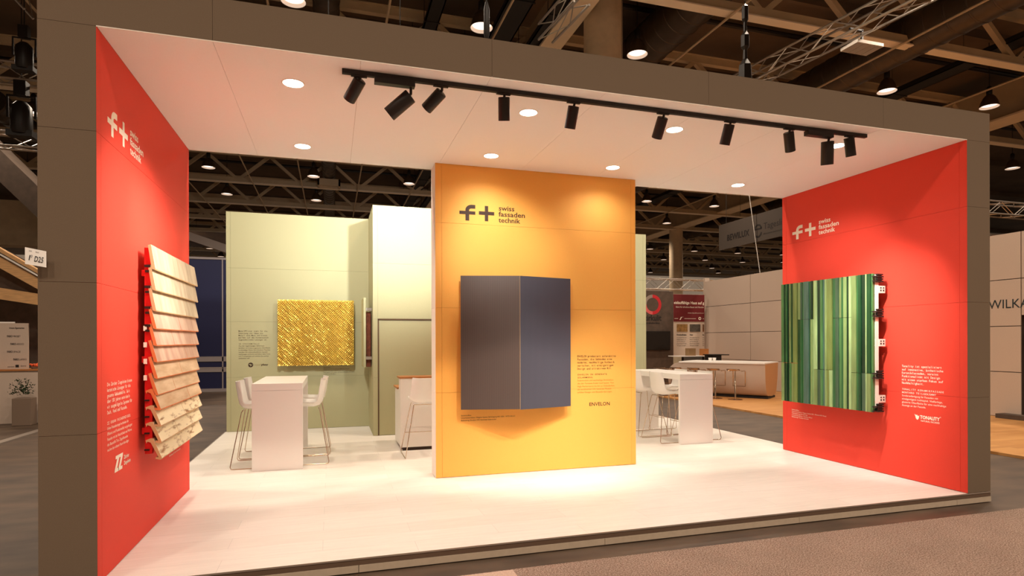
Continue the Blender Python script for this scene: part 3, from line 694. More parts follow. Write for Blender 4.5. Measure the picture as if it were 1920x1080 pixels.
# ---- stand number sign
sg = thing('stand_sign', 'small white stand number sign on the left outer edge of the stand', 'sign', (-0.31, -0.05, 2.07))
MB().prism([(-0.362, -0.075, 2.085), (-0.262, -0.045, 2.070), (-0.262, -0.045, 2.172), (-0.362, -0.075, 2.190)], (0, 0.004, 0)).build('sign_board', m_table, sg, world=True)
MB().box(-0.30, -0.045, 2.10, -0.285, 0.001, 2.13).build('holder', m_black, sg, world=True)
rr = Vector((0.1, 0.03, -0.016)).normalized(); uu = Vector((0, 0, 1)); uu = (uu-rr*uu.dot(rr)).normalized()
s = Sheet((-0.362, -0.077, 2.085), rr, uu, 0.001)
s.line('1', 0.008, 0.028, 0.046, 0.011, bold=0.02); s.line('0', 0.0205, 0.046, 0.025, 0.0085, bold=0.0); s.line('D25', 0.040, 0.025, 0.050, 0.046, bold=0.01)
s.line('Halle', 0.008, 0.082, 0.012, 0.014); s.line('Stand', 0.040, 0.082, 0.012, 0.016)
s.build('sign_lettering', mat('sign_black', (20, 12, 10), 0.7), sg)

# ================================================================== HALL ROOF
trs = {}
def roof_truss(y, x0, x1, label, detail=True):
    t = thing('roof_truss', label, 'truss', (x0, y, 8.78), group='roof trusses across the hall')
    L = x1-x0; zb, zt_ = 8.78, 10.15
    MB().box(0, -0.13, 0, L, 0.13, 0.03).build('bottom_flange', m_flange, t)
    MB().box(0, -0.085, 0.03, L, 0.085, 0.24).build('bottom_chord', m_truss, t)
    b = MB(); b.box(0, -0.085, 1.25, L, 0.085, 1.45); b.box(0, -0.13, 1.45, L, 0.13, 1.475); b.build('top_chord', m_truss, t)
    x = 0.1-2.66*20
    while x < x1:
        if x-1.33 > x0 and x+1.33 < x1:
            for s_ in (-1, 1):
                MB().beam((x-x0+0.07*s_, 0, 0.2), (x-x0+1.3*s_, 0, 1.28), 0.13, 0.13, upv=(0, 1, 0)).build('diagonal', m_truss, t)
        x += 2.66
    return t
ty = 6.62
tl = ['nearest roof truss, crossing the upper right above the canopy', 'second nearest roof truss, its lattice seen above the canopy']
rng = [(6, 26), (0, 30), (-14, 30), (-14, 30), (-12, 32), (-12, 34), (-14, 36), (-14, 42), (-14, 46), (-14, 50), (-14, 54)]
for i in range(11):
    far = 'beige steel roof truss seen behind the canopy, number %s in depth' % ('zero', 'one', 'third', 'fourth', 'fifth', 'sixth', 'seventh', 'eighth', 'ninth', 'tenth', 'eleventh')[i]
    roof_truss(ty+i*4.55, *rng[i], tl[i] if i < 2 else far.replace('number ', '').replace(' in depth', ' from the front'))
# the first truss continues left with a plain chord
# columns and girders
col = thing('concrete_column', 'thick round concrete column rising behind the canopy fascia', 'column', (7.43, 7.9, HF))
MB().lathe([(0.43, 0), (0.43, 10.6)], 40).build('shaft', m_conc, col, smooth=40)
MB().pipe([(0.45, -0.1, 0), (0.45, -0.1, 10.5)], 0.012, 6).build('conduit', m_alu, col)
col2 = thing('concrete_column', 'distant square-looking hall column seen right of the yellow wall', 'column', (23.1, 29.6, HF))
MB().lathe([(0.43, 0), (0.43, 9.3)], 32).build('shaft', m_conc, col2, smooth=40)
for x0, x1, ya_, yb_, lb in ((6.44, 6.99, 7.0, 66, 'pale roof girder running back over the round column'), (22.7, 23.6, 7.0, 66, 'pale roof girder running back over the distant column')):
    g = thing('roof_girder', lb, 'girder', (x0, ya_, 8.9))
    b = MB(); b.box(0, 0, 0, x1-x0, yb_-ya_, 0.06); b.build('bottom_plate', mat('girder_pale', (236, 214, 182), 0.7, noise=0.05, nscale=2), g)
    MB().box(0.2, 0, 0.06, x1-x0-0.2, yb_-ya_, 1.2).build('web', m_truss, g)
# ducts
def duct(x, z, r, y0_, y1_, label, zig=True):
    t = thing('air_duct', label, 'duct', (x, y0_, z)); prof = []; y = 0; L = y1_-y0_
    while y < L:
        prof += [(r, y), (r, y+0.10), (r*1.025, y+0.115), (r*1.025, y+0.145), (r, y+0.16)]; y += 0.5
    prof.append((r, y))
    MB().lathe(prof, 28, (0, 0, 0), (0, 1, 0)).build('pipe', m_duct, t, smooth=35)
    return t
d1 = duct(1.37, 9.35, 0.30, 6.9, 40, 'round ventilation duct running back above the gold mesh panel')
for y in (24.2, 33.4):
    b = MB(); b.box(-0.5, y-6.9-0.3, -0.62, 0.5, y-6.9-0.22, -0.32); b.box(-0.5, y-6.9+0.22, -0.62, 0.5, y-6.9+0.3, -0.32); b.box(-0.5, y-6.9-0.3, -0.62, -0.42, y-6.9+0.3, -0.32); b.box(0.42, y-6.9-0.3, -0.62, 0.5, y-6.9+0.3, -0.32)
    b.box(-0.3, y-6.9-0.15, -0.55, 0.3, y-6.9+0.15, -0.30)
    b.build('air_outlet', m_truss, d1)
duct(10.0, 9.9, 0.56, 5.0, 45, 'large dark ventilation duct to the right of the round column')
duct(15.4, 9.2, 0.52, 2.0, 40, 'largest dark duct in the upper right corner')
duct(27.0, 9.6, 0.45, 17, 60, 'far ventilation duct behind the hanging banner')
duct(-9.2, 9.5, 0.42, 19, 50, 'ventilation duct at the far upper left')
# cable trays
def tray(x, z, w_, y0_, y1_, label):
    t = thing('cable_tray', label, 'cable tray', (x, y0_, z))
    b = MB(); L = y1_-y0_
    b.box(-w_/2, 0, 0, -w_/2+0.03, L, 0.12); b.box(w_/2-0.03, 0, 0, w_/2, L, 0.12); b.box(-w_/2, 0, 0, w_/2, L, 0.012); b.build('tray', m_dark, t)
    b = MB(); n = int(w_/0.09)
    for i in range(n): b.pipe([(-w_/2+0.06+i*0.085, 0, 0.14+0.02*(i % 2)), (-w_/2+0.06+i*0.085, L, 0.14+0.02*(i % 2))], 0.03, 6)
    b.build('cables', m_black, t)
    y = 0.4
    while y < L:
        b = MB(); b.box(-w_/2-0.03, y, -0.02, w_/2+0.03, y+0.04, 0.0); b.pipe([(-w_/2-0.02, y+0.02, -0.01), (-w_/2-0.02, y+0.02, 10.75-z)], 0.008, 4); y += 2.2
        b.build('hanger', m_dark, t)
tray(5.55, 9.2, 0.6, 5.5, 45, 'wide black cable tray left of the round column')
tray(6.35, 9.0, 0.3, 5.5, 45, 'narrow black cable tray beside the round column')
tray(18.6, 9.3, 0.55, 5, 45, 'black cable tray in the upper right above the canopy end')
tray(3.9, 9.6, 0.35, 5.5, 20, 'black pipe bundle above the canopy left of centre')
# thin sprinkler pipes
for i, (x, y0_) in enumerate([(2.66, 6.0), (5.12, 6.0), (9.87, 5.0), (14.64, 4.0), (19.4, 5.0), (-1.9, 8), (-4.6, 8), (0.2, 8)]):
    o = MB().pipe([(x, y0_, 8.72), (x, 48, 8.72)], 0.028, 6).build('sprinkler_pipe', m_truss)
    tag(o, 'thin sprinkler pipe under the hall roof, %s' % ('above the left part of the canopy', 'left of the round column', 'right of the round column', 'over the right part of the canopy', 'at the upper right corner', 'above the left edge of the green wall', 'above the gap left of the green wall', 'above the gold mesh panel')[i], 'pipe', 'sprinkler pipes')
# dark transverse pipes near roof
for i, (y, z, r) in enumerate([(9.9, 10.6, 0.07), (13.6, 10.6, 0.06), (18.2, 10.6, 0.06), (28.0, 10.6, 0.07), (32.5, 10.6, 0.06)]):
    o = MB().pipe([(-14, y, z), (30, y, z)], r, 8).build('service_pipe', m_black)
    tag(o, 'dark service pipe crossing under the roof deck, %s from the front' % ('first', 'second', 'third', 'fourth', 'fifth')[i], 'pipe', 'dark service pipes')
# aluminium lighting trusses
def alu_truss(a, b, s_, label, seg=0.5):
    a = Vector(a); b = Vector(b); d = (b-a); L = d.length; d.normalize(); sd = d.cross(Vector((0, 0, 1))).normalized(); u_ = sd.cross(d)
    t = thing('lighting_truss', label, 'truss', tuple(a)); cs = [(-1, -1), (1, -1), (1, 1), (-1, 1)]
    for p, q in cs:
        of = sd*(p*s_/2)+u_*(q*s_/2); MB().pipe([of, of+d*L], 0.024, 6).build('chord', m_alu, t, smooth=60)
    n = max(2, int(L/seg)); lac = MB()
    for k in range(n):
        for f in range(4):
            p0, p1 = cs[f], cs[(f+1) % 4]
            if k % 2: p0, p1 = p1, p0
            A_ = sd*(p0[0]*s_/2)+u_*(p0[1]*s_/2)+d*(L*k/n); B_ = sd*(p1[0]*s_/2)+u_*(p1[1]*s_/2)+d*(L*(k+1)/n)
            lac.pipe([A_, B_], 0.011, 4)
    lac.build('lacing', m_alu, t); return t
ta = alu_truss((11.3, 2.6, 7.6), (10.3, 9.5, 7.6), 0.34, 'aluminium lattice truss hanging diagonally above the right part of the canopy')
fl = thing('panel_light', 'flat white panel light hung under the diagonal aluminium truss', 'light', (11.35, 4.55, 7.25))
MB().box(-0.32, -0.2, 0, 0.32, 0.2, 0.06).build('housing', m_white, fl)
for k in range(4): MB().box(-0.3+k*0.155, -0.18, -0.012, -0.17+k*0.155, 0.18, 0.0).build('louvre', m_alu, fl)
MB().box(-0.02, -0.02, 0.06, 0.02, 0.02, 0.36).build('hanger', m_dark, fl); MB().box(-0.30, -0.02, 0.34, 0.02, 0.02, 0.37).build('hanger', m_dark, fl)
fl2 = thing('panel_light', 'small bright floodlight on the diagonal truss just above the canopy edge', 'light', (10.66, 6.7, 7.28))
MB().box(-0.28, -0.1, 0, 0.12, 0.1, 0.12).build('housing', m_dark, fl2); MB().box(-0.26, -0.105, -0.01, 0.1, 0.08, 0.0).build('lens', m_lens, fl2)
alu_truss((5.6, 4.9, 7.55), (5.45, 6.3, 7.55), 0.30, 'short aluminium truss end above the canopy left of the round column')
lt = alu_truss((11.4, 15.9, 3.78), (18.0, 15.9, 3.78), 0.40, 'aluminium truss bridging the far stand with the round red logo')
for x in (12.0, 17.4): MB().pipe([(x, 15.9, 3.98), (x, 15.9, 10.75)], 0.006, 5).build('wire', m_dark, lt, world=True)
alu_truss((-4.9, 8.6, 9.1), (-3.75, 8.6, 7.78), 0.34, 'aluminium truss in the top left corner behind the stand')
alu_truss((-8.5, 10.2, 7.15), (-4.0, 10.2, 7.15), 0.34, 'aluminium truss left of the stand carrying black stage lamps')
alu_truss((-9, 10.9, 5.95), (-4.2, 10.9, 5.95), 0.30, 'lower aluminium truss left of the stand, just above the sloping soffit')
alu_truss((17.5, 7.3, 5.2), (22, 7.3, 5.2), 0.34, 'aluminium truss at the right edge above the pale neighbouring stand')
alu_truss((17.5, 10.3, 5.0), (26, 10.3, 5.0), 0.4, 'second aluminium truss at the right edge, lower and farther back')
# stage lamps and hoists
def stage_lamp(x, y, z, k, label):
    t = thing('stage_lamp', label, 'lamp', (x, y, z))
    MB().lathe([(0.11*k, -0.42*k), (0.125*k, -0.36*k), (0.12*k, -0.05*k), (0.06*k, 0.02*k)], 16).build('housing', m_black, t, smooth=40)
    MB().box(-0.15*k, -0.08*k, -0.46*k, 0.15*k, 0.08*k, -0.38*k).build('barn_door', m_black, t)
    MB().pipe([(-0.16*k, 0, -0.2*k), (-0.16*k, 0, 0.1*k), (0.16*k, 0, 0.1*k), (0.16*k, 0, -0.2*k)], 0.018*k, 6).build('yoke', m_black, t)
    MB().box(-0.07*k, -0.06*k, 0.1*k, 0.07*k, 0.06*k, 0.30*k).build('clamp', m_black, t)
    MB().pipe([(0, 0, 0.3*k), (0, 0, 10.75-z)], 0.01, 5).build('safety_wire', m_dark, t)
stage_lamp(-4.62, 10.1, 6.50, 1.5, 'black stage lamp hanging from the truss left of the stand')
stage_lamp(-3.95, 8.6, 7.10, 1.1, 'black stage lamp tucked behind the upper left corner of the stand')
def hoist(x, y, ztop, zbot, label, big=False):
    t = thing('chain_hoist', label, 'hoist', (x, y, zbot))
    MB().pipe([(0, 0, 0), (0, 0, ztop-zbot)], 0.007, 6).build('wire', m_dark, t)
    k = 1.0 if big else 0.5
    MB().lathe([(0.03*k, 0.1), (0.05*k, 0.14), (0.05*k, 0.34), (0.02*k, 0.4)], 12).build('hook_block', m_black, t, smooth=40)
    MB().pipe([(0.045*k*math.cos(a*PI/8), 0, 0.06+0.045*k*math.sin(a*PI/8)) for a in range(16)], 0.011*k, 6, closed=True).build('ring', m_black, t)
    if big: MB().lathe([(0.03, 0.42), (0.12, 0.60), (0.10, 0.90), (0.04, 1.0), (0.03, 1.15), (0.07, 1.2), (0.07, 1.38), (0.03, 1.45), (0.03, 1.6), (0.055, 1.65), (0.055, 1.85), (0.01, 1.9)], 6).build('motor', m_black, t)
hoist(2.69, 0.2, 10.7, ZT-0.0, 'black hook and ring suspending the canopy left of centre')
hoist(7.9, 3.6, 10.7, 5.15, 'black chain hoist with a pulley block above the right part of the canopy', True)
for i, (x, y) in enumerate([(1.45, 0.9), (2.2, 2.1)]):
    o = MB().pipe([(x, y, ZT), (x, y, 10.7)], 0.004, 5).build('suspension_wire', m_dark)
    tag(o, 'thin steel wire holding up the canopy, %s' % ('leftmost', 'between the hook and the left end')[i], 'wire', 'canopy suspension wires')
# high bay lamps
lamps = [(0.73, 8.5), (4.70, 8.4), (8.66, 8.52), (16.49, 8.44), (20.46, 8.42), (28.2, 12.8), (-3.26, 21.9), (0.75, 22.1), (4.79, 22.15), (-3.28, 26.45), (0.755, 26.58), (16.7, 22.16), (20.65, 22.13), (20.7, 26.8), (-7.27, 17.2), (-10.8, 25.4),
         (-7.35, 40.5), (-7.3, 44.9), (-7.25, 49.3), (28.8, 36.0), (29.1, 41), (32.8, 40.3), (32.84, 36.0), (36.9, 40.6), (24.87, 36.0), (36.9, 45.1), (40.1, 48.5), (37.05, 35.75), (40.5, 39.6), (33.0, 50.0)]
names_ = ['nearest row, partly cut by the top edge of the picture', 'nearest row, above the canopy left of the round column', 'nearest row, just right of the round column', 'nearest row, above the right part of the canopy', 'nearest row, above the right end of the canopy', 'at the right edge of the picture',
          'above the left end of the green wall, upper', 'beside the air duct, upper', 'above the storage cabin', 'above the left end of the green wall, lower', 'beside the air duct, lower', 'right of the yellow wall under the canopy, left one', 'right of the yellow wall under the canopy, right one', 'right of the yellow wall, lower and between', 'left of the stand, upper', 'left of the stand, lower', 'in the gap left of the green wall, topmost', 'in the gap left of the green wall, middle', 'in the gap left of the green wall, lowest', 'first to the right of the distant column', 'just left of the distant column', 'second to the right of the distant column', 'under the left half of the banner, upper', 'under the left half of the banner, lower', 'right of the green wall edge, upper', 'above the far corner of the pale wall, upper', 'above the far corner of the pale wall, lower', 'beside the edge of the right red wall, upper', 'beside the edge of the right red wall, lower', 'right of the green wall edge, lowest']
lp = thing('high_bay_lamp', 'x', 'lamp', (0, 0, 8.6), group='high bay lamps under the hall roof')
MB().lathe([(0.255, 0.0), (0.25, 0.02), (0.225, 0.14), (0.16, 0.28), (0.08, 0.37)], 28, cap=False).build('reflector', m_refl, lp, smooth=50); lref = lp.children[0]
MB().lathe([(0.246, 0.002), (0.215, 0.13), (0.15, 0.20), (0.01, 0.205)], 28, cap=False).build('reflector_lining', m_reflw, lref, smooth=50)
MB().lathe([(0.002, 0.06), (0.20, 0.065)], 24, cap=False).build('lens', m_lens, lref)
MB().lathe([(0.05, 0.36), (0.075, 0.39), (0.075, 0.58), (0.045, 0.62)], 14).build('gear_housing', m_black, lp, smooth=40)
MB().pipe([(0, 0, 0.6), (0, 0, 2.16)], 0.01, 5).build('cord', m_black, lp)
for i, (x, y) in enumerate(lamps):
    lb = ('bell-shaped high bay lamp, ' if i < 16 else 'tiny far high bay lamp, ') + names_[i]
    if i == 0: lp.location = (x, y, 8.6); lp['label'] = lb
    else: dup(lp, (x, y, 8.6), 0, lb)
for gx in range(-2, 7):
    for gy in (-13.6, -4.9, 3.9, 12.9, 21.9, 31, 40):
        spot((0.74+3.98*gx*(1 if gy < 20 else 1.3), gy, 8.58), (0.74+3.98*gx*(1 if gy < 20 else 1.3), gy, 0), P_BAY, 150, 0.8, BAYC, 0.2)

# ================================================================== NEIGHBOURING STANDS
# ---- right: pale panelled wall on an oak floor
wf = MB().box(10.9, -3, HF, 22, 17, HF+0.04).build('wood_floor', m_wood); tag(wf, 'oak plank floor of the neighbouring stand across the right aisle', 'floor covering')
nw = thing('partition_wall', 'long pale panelled partition wall of the stand across the right aisle', 'wall', (15.3, 5, HF+0.04))
MB().box(15.32, 4.29, HF+0.04, 15.5, 15.29, 3.86).build('core', m_gap, nw, world=True)
MB().box(15.32, -3.0, 2.10, 15.5, 4.29, 3.86).build('core', m_gap, nw, world=True)
zz = [-0.07, 0.9, 1.88, 2.88, 3.87]
for (a, b) in ((4.29, 7.49), (7.49, 10.09), (10.09, 12.69), (12.69, 15.29)):
    for j in range(4):
        MB().box(15.30, a+0.008, zz[j]+0.008, 15.32, b-0.008, zz[j+1]-0.008).build('panel', m_gwall, nw, world=True)
for j, (a, b) in enumerate(((2.10, 2.88), (2.88, 3.87))):
    MB().box(15.30, -3, a+0.008, 15.32, 4.28, b-0.008).build('panel', m_gwall, nw, world=True)
MB().box(15.30, 15.29, -0.07, 15.5, 15.40, 4.0).build('end_post', m_gwall, nw, world=True)
MB().box(15.7, -3, -0.07, 15.8, 4.29, 2.1).build('dark_niche', m_dark, nw, world=True)
MB().box(15.0, 1.5, -0.07, 15.28, 4.6, 0.02).build('plinth_step', m_brownwall, nw, world=True)
s = Sheet((15.3, 4.935, 2.265), (0, -1, 0), (0, 0, 1), 0.004); s.line('WILKA', 0, 0, 0.275, 0.80); s.build('wall_lettering', mat('teal_print', (24, 44, 50), 0.6), nw)
bn = thing('banner', 'long grey hanging banner sign reading BEWILUX and Tageslicht', 'banner', (15.3, 12, 4.93))
MB().box(15.3, 8.5, 4.935, 15.33, 14.42, 5.87).build('fabric', mat('grey_banner', (72, 62, 54), 0.8), bn, world=True)
s = Sheet((15.3, 13.95, 5.20), (0, -1, 0), (0, 0, 1), 0.004); m_bp = mat('banner_print', (26, 18, 14), 0.7)
s.line('BEWILUX', 0, 0.02, 0.30, 1.22, bold=0.03)
s.line('Tageslicht', 1.92, 0.10, 0.30, 1.25, bold=0.0); s.line('Elemente und Lichtkuppeln', 1.92, -0.08, 0.07, 1.2)
s.disc(1.65, 0.12, 0.20, a0=0.25, a1=PI-0.25, r0=0.14, n=14); s.rect(1.46, 0.13, 1.84, 0.185); s.disc(1.65, 0.06, 0.20, a0=PI+0.2, a1=2*PI-0.2, r0=0.14, n=14)
s.build('banner_lettering', m_bp, bn)
for y in (8.9, 14.0): MB().pipe([(15.31, y, 5.85), (15.31, y, 8.66)], 0.006, 5).build('wire', m_dark, bn, world=True)
rp = MB().pipe([(15.36, 12.28, 3.86), (15.05, 12.45, 6.65), (15.05, 12.45, 8.6)], 0.012, 6).build('diagonal_rope', m_table); tag(rp, 'thin white rope hanging in front of the grey banner', 'rope')

# ---- curved white counter
Ad = Vector((-0.572, 0.82, 0)); An = Vector((-0.82, -0.572, 0))   # along, outward (to the viewer's left)
base = Vector((13.39, 9.53, HF+0.04))
cc = thing('curved_counter', 'long white counter with a curved underside and tan end panel on the oak floor', 'counter', tuple(base))
def cpt(o_, z): return base + An*o_ + Vector((0, 0, z))
prof = [(0.42, 1.0), (0.40, 0.70), (0.37, 0.45), (0.32, 0.28), (0.24, 0.15), (0.12, 0.08), (-0.3, 0.06), (-0.62, 0.09), (-0.76, 0.2), (-0.86, 0.5), (-0.95, 1.0)]
mb = MB(); K = len(prof); ts = [0.0, 2.45]+[2.45+0.42*math.sin(q*PI/16) for q in range(1, 9)]
for t_ in ts:
    cut = 1.0 if t_ <= 2.45 else 0.62+0.38*math.sqrt(max(0, 1-((t_-2.45)/0.42)**2))
    mb.v += [tuple(cpt(a, b if b < 0.5 else 0.5+(b-0.5)*(cut-0.5)/0.5) + Ad*t_) for a, b in prof]
mb.f.append(tuple(reversed(range(K)))); mb.mi.append(1); mb.f.append(tuple((len(ts)-1)*K+i for i in range(K))); mb.mi.append(0)
for q in range(len(ts)-1):
    for i in range(K): j = (i+1) % K; mb.f.append((q*K+i, q*K+j, (q+1)*K+j, (q+1)*K+i)); mb.mi.append(0)
mb.build('body', [m_gwall, mat('tan_end', (190, 140, 92), 0.6)], cc, world=True, smooth=40)
mb = MB(); mb.prism([cpt(a, b) for a, b in [(0.445, 1.03), (0.445, 0.99), (-0.97, 0.99), (-0.97, 1.03)]], Ad*2.5); mb.build('top', m_table, cc, world=True)
mb = MB(); mb.prism([cpt(a, b) for a, b in [(0.15, 0.0), (0.15, 0.06), (-0.6, 0.06), (-0.6, 0.0)]], Ad*2.8); mb.build('plinth', m_dark, cc, world=True)
ls = thing('chrome_stool', 'x', 'stool', (12.27, 9.56, HF+0.04), math.atan2(-An.y, -An.x), 'slim chrome bar stools at the curved counter')
MB().lathe([(0.20, 0.0), (0.20, 0.012), (0.03, 0.02)], 24).build('base', m_chrome, ls, smooth=40)
MB().lathe([(0.024, 0.015), (0.024, 0.42), (0.017, 0.43), (0.017, 0.80)], 12).build('pole', m_chrome, ls, smooth=40)
mb = MB(); mb.prism([(-0.20, -0.18, 0.86), (-0.15, -0.18, 0.815), (0.05, -0.18, 0.80), (0.20, -0.18, 0.80), (0.20, -0.18, 0.815), (0.06, -0.18, 0.817), (-0.14, -0.18, 0.832), (-0.18, -0.18, 0.87)], (0, 0.36, 0)); mb.build('seat', m_chrome, ls, smooth=30)
MB().pipe([(0.0, -0.17, 0.80), (0.30, -0.17, 0.80), (0.34, -0.17, 0.76), (0.34, -0.17, 0.36), (0.34, 0.17, 0.36), (0.34, 0.17, 0.76), (0.30, 0.17, 0.80), (0.0, 0.17, 0.80)], 0.014, 6).build('foot_loop', m_chrome, ls, smooth=60)
ords = ['rightmost, fully visible', 'second from the right, beside the bar table edge', 'third from the right, only its seat showing', 'fourth from the right, only its seat showing', 'fifth from the right, only its seat showing']
for i, (x, y) in enumerate([(12.27, 9.56), (11.95, 10.02), (11.62, 10.49), (11.31, 10.93), (11.02, 11.36)]):
    lb = 'slim chrome stool at the curved counter, ' + ords[i]
    if i == 0: ls['label'] = lb
    else: dup(ls, (x, y, HF+0.04), math.atan2(-An.y, -An.x), lb)
# coffee table with machine behind
bt = thing('side_table', 'small black-topped table with dark box in front of the pale panelled wall', 'table', (13.9, 13.1, HF+0.04))
MB().box(-0.02, -0.3, 1.15, 0.62, 0.3, 1.18).build('table_top', m_dark, bt); MB().box(0.02, -0.25, 0, 0.34, 0.25, 1.15).build('cabinet', m_dark, bt)
for i in range(2):
    o = MB().lathe([(0.045, 0), (0.055, 0.10)], 14, (12.61+0.10*i, 11.18-0.06*i, 0.958)).build('cup', m_table)
    o.location = (0, 0, 0); tag(o, 'white cup on the curved counter before the black-topped table, %s' % ('left', 'right')[i], 'cup', 'white cups')
# ---- far stand with round logo
zw = thing('exhibit_wall', 'brown stained wall with a red ring logo in the far stand', 'wall', (13.1, 15, HF))
MB().box(11.0, 15.0, HF, 13.71, 15.15, 3.43).build('panel', m_brownwall, zw, world=True)
m_rr = mat('ring_red', (196, 30, 40), 0.6); m_rp = mat('ring_pink', (214, 96, 96), 0.6); m_rw = mat('ring_pale', (150, 134, 124), 0.6)
s = Sheet((12.84, 15.0, 2.92), *yA, lift=0.004)
s.disc(0, 0, 0.37, 0, -PI/2, PI/2, 0.25, 18); s.disc(0, 0, 0.37, 1, PI, 1.5*PI, 0.25, 10); s.disc(0, 0, 0.37, 2, PI/2, PI, 0.25, 10)
s.build('ring_logo', [m_rr, m_rp, m_rw], zw)
s = Sheet((12.50, 15.0, 2.33), *yA, lift=0.004); s.line('zirkulit', 0, 0, 0.30, 0.71, bold=0.025); s.line('der zirkuläre Beton', 0.04, -0.12, 0.09, 0.6, bold=0.03); s.build('wall_lettering', m_bp, zw)
tv = thing('television', 'black flat television on the brown wall under the ring logo', 'television', (13.0, 14.94, 1.58))
MB().box(-0.65, -0.03, -0.33, 0.52, 0.05, 0.335).build('screen', mat('tv_screen', (14, 11, 10), 0.25), tv, bevel=0.01)
MB().box(-0.67, -0.02, -0.35, 0.54, 0.045, 0.355).build('bezel', m_black, tv)
ps = thing('poster_wall', 'white info wall with a dark red header in the far stand', 'poster', (14.4, 15, HF))
MB().box(13.72, 15.0, 1.0, 15.06, 15.05, 3.33).build('board', mat('poster_white', (206, 188, 170), 0.7), ps, world=True)
MB().box(13.72, 14.985, 2.30, 15.06, 15.0, 3.32).build('header', mat('maroon', (104, 14, 20), 0.6), ps, world=True)
s = Sheet((13.73, 14.985, 2.3), *yA, lift=0.004)
s.line('eislauffähige Haus auf g', 0.0, 0.66, 0.15, 1.31, bold=0.02); s.line('Ideen für zirkuläres Bauen und Handeln', 0.08, 0.52, 0.09, 1.22); s.line('zirkulären Baustoffe zusammen verw', 0.6, 0.31, 0.05, 0.7)
s.disc(1.12, 0.12, 0.06, r0=0.03, n=16); s.poly([(0.24, 0.06), (0.28, 0.06), (0.34, 0.16), (0.42, 0.18), (0.30, 0.17)]); s.rect(0.02, 0.105, 0.18, 0.12); s.rect(0.45, 0.105, 0.95, 0.12); s.rect(1.25, 0.105, 1.31, 0.12)
s.build('header_lettering', m_print_cream, ps)
for k in range(3): MB().box(13.86+0.56*k, 14.985, 1.92, 14.32+0.56*k-(0 if k < 2 else 0.40), 15.0, 2.2).build('picture', mat('poster_photo_%s' % 'abc'[k], ((150, 112, 60), (78, 70, 60), (112, 74, 44))[k], 0.7, noise=0.4, nscale=9), ps, world=True)
s = Sheet((13.86, 15.0, 1.2), *yA, lift=0.004)
for k in range(3):
    wd = 0.42 if k < 2 else 0.07
    s.line(('Kreislaufbeton', 'Haus', 'Bau')[k], 0.56*k, 0.58, 0.07, (0.42, 0.14, 0.07)[k], bold=0.03)
    for q, tx in enumerate(('Das zirkuläre Haus nutzt', 'Bauteile mehrfach und', 'spart Rohstoffe sowie', 'graue Energie. Es lässt', 'sich ganz zerlegen')): s.line(tx, 0.56*k, 0.48-q*0.075, 0.05, wd*(1-0.07*(q % 3)))
s.build('text_lettering', m_bp, ps)
pt_ = thing('high_table', 'white high table with boxes in front of the poster wall', 'table', (13.75, 13.9, HF))
MB().box(-0.75, -0.3, 1.13, 0.95, 0.3, 1.16).build('table_top', m_table, pt_); MB().pipe([(-0.35, 0, 0), (-0.35, 0, 1.13)], 0.04, 10).build('leg', m_dark, pt_); MB().pipe([(0.5, 0, 0), (0.5, 0, 1.13)], 0.04, 10).build('leg', m_dark, pt_)
for i, (x, w_, h) in enumerate([(13.72, 0.27, 0.26), (14.28, 0.22, 0.24)]):
    o = MB().box(-w_/2, -0.12, 0, w_/2, 0.12, h).build('box', m_oak if i else mat('tan_box', (150, 118, 80), 0.7)); o.location = (x, 13.9, HF+1.16); tag(o, ('tan cardboard box on the white high table', 'orange-brown box at the right end of the white high table')[i], 'box')
# ---- navy wall behind on the left
bw = thing('partition_wall', 'navy blue panelled partition wall seen between the tiles and the green wall', 'wall', (-2.5, 17.7, HF))
for x0_, x1_ in ((-5.2, -2.10), (-2.06, -1.0)):
    for z0_, z1_ in ((1.09, 4.37), (0.73, 0.91), (0.0, 0.56)):
        MB().box(x0_, 17.7, z0_, x1_, 17.73, z1_).build('panel', m_blue, bw, world=True)
m_pale = mat('pale_rail', (150, 140, 140), 0.6)
for z0_, z1_ in ((4.38, 4.45), (0.92, 1.08), (0.68, 0.72), (0.57, 0.665), (-0.10, 0.0)):
    MB().box(-5.2, 17.68, z0_, -1.0, 17.73, z1_).build('rail', m_pale, bw, world=True)
MB().box(-2.10, 17.68, 0.0, -2.06, 17.7, 4.38).build('post', m_pale, bw, world=True)
# pale kiosk structure above navy wall
kb = thing('booth_frame', 'pale slanted booth frame standing behind the navy wall', 'booth', (-3.5, 21, HF))
b = MB(); b.box(-5.5, 21.0, HF, -3.9, 21.3, 6.1); b.build('post', m_gwall, kb, world=True)
MB().beam((-4.5, 21.1, 5.9), (-1.0, 21.1, 4.75), 0.3, 0.3).build('brace', m_gwall, kb, world=True)
MB().box(-3.9, 21.2, 5.3, -2.2, 21.3, 5.9).build('sign_panel', m_brownwall, kb, world=True)
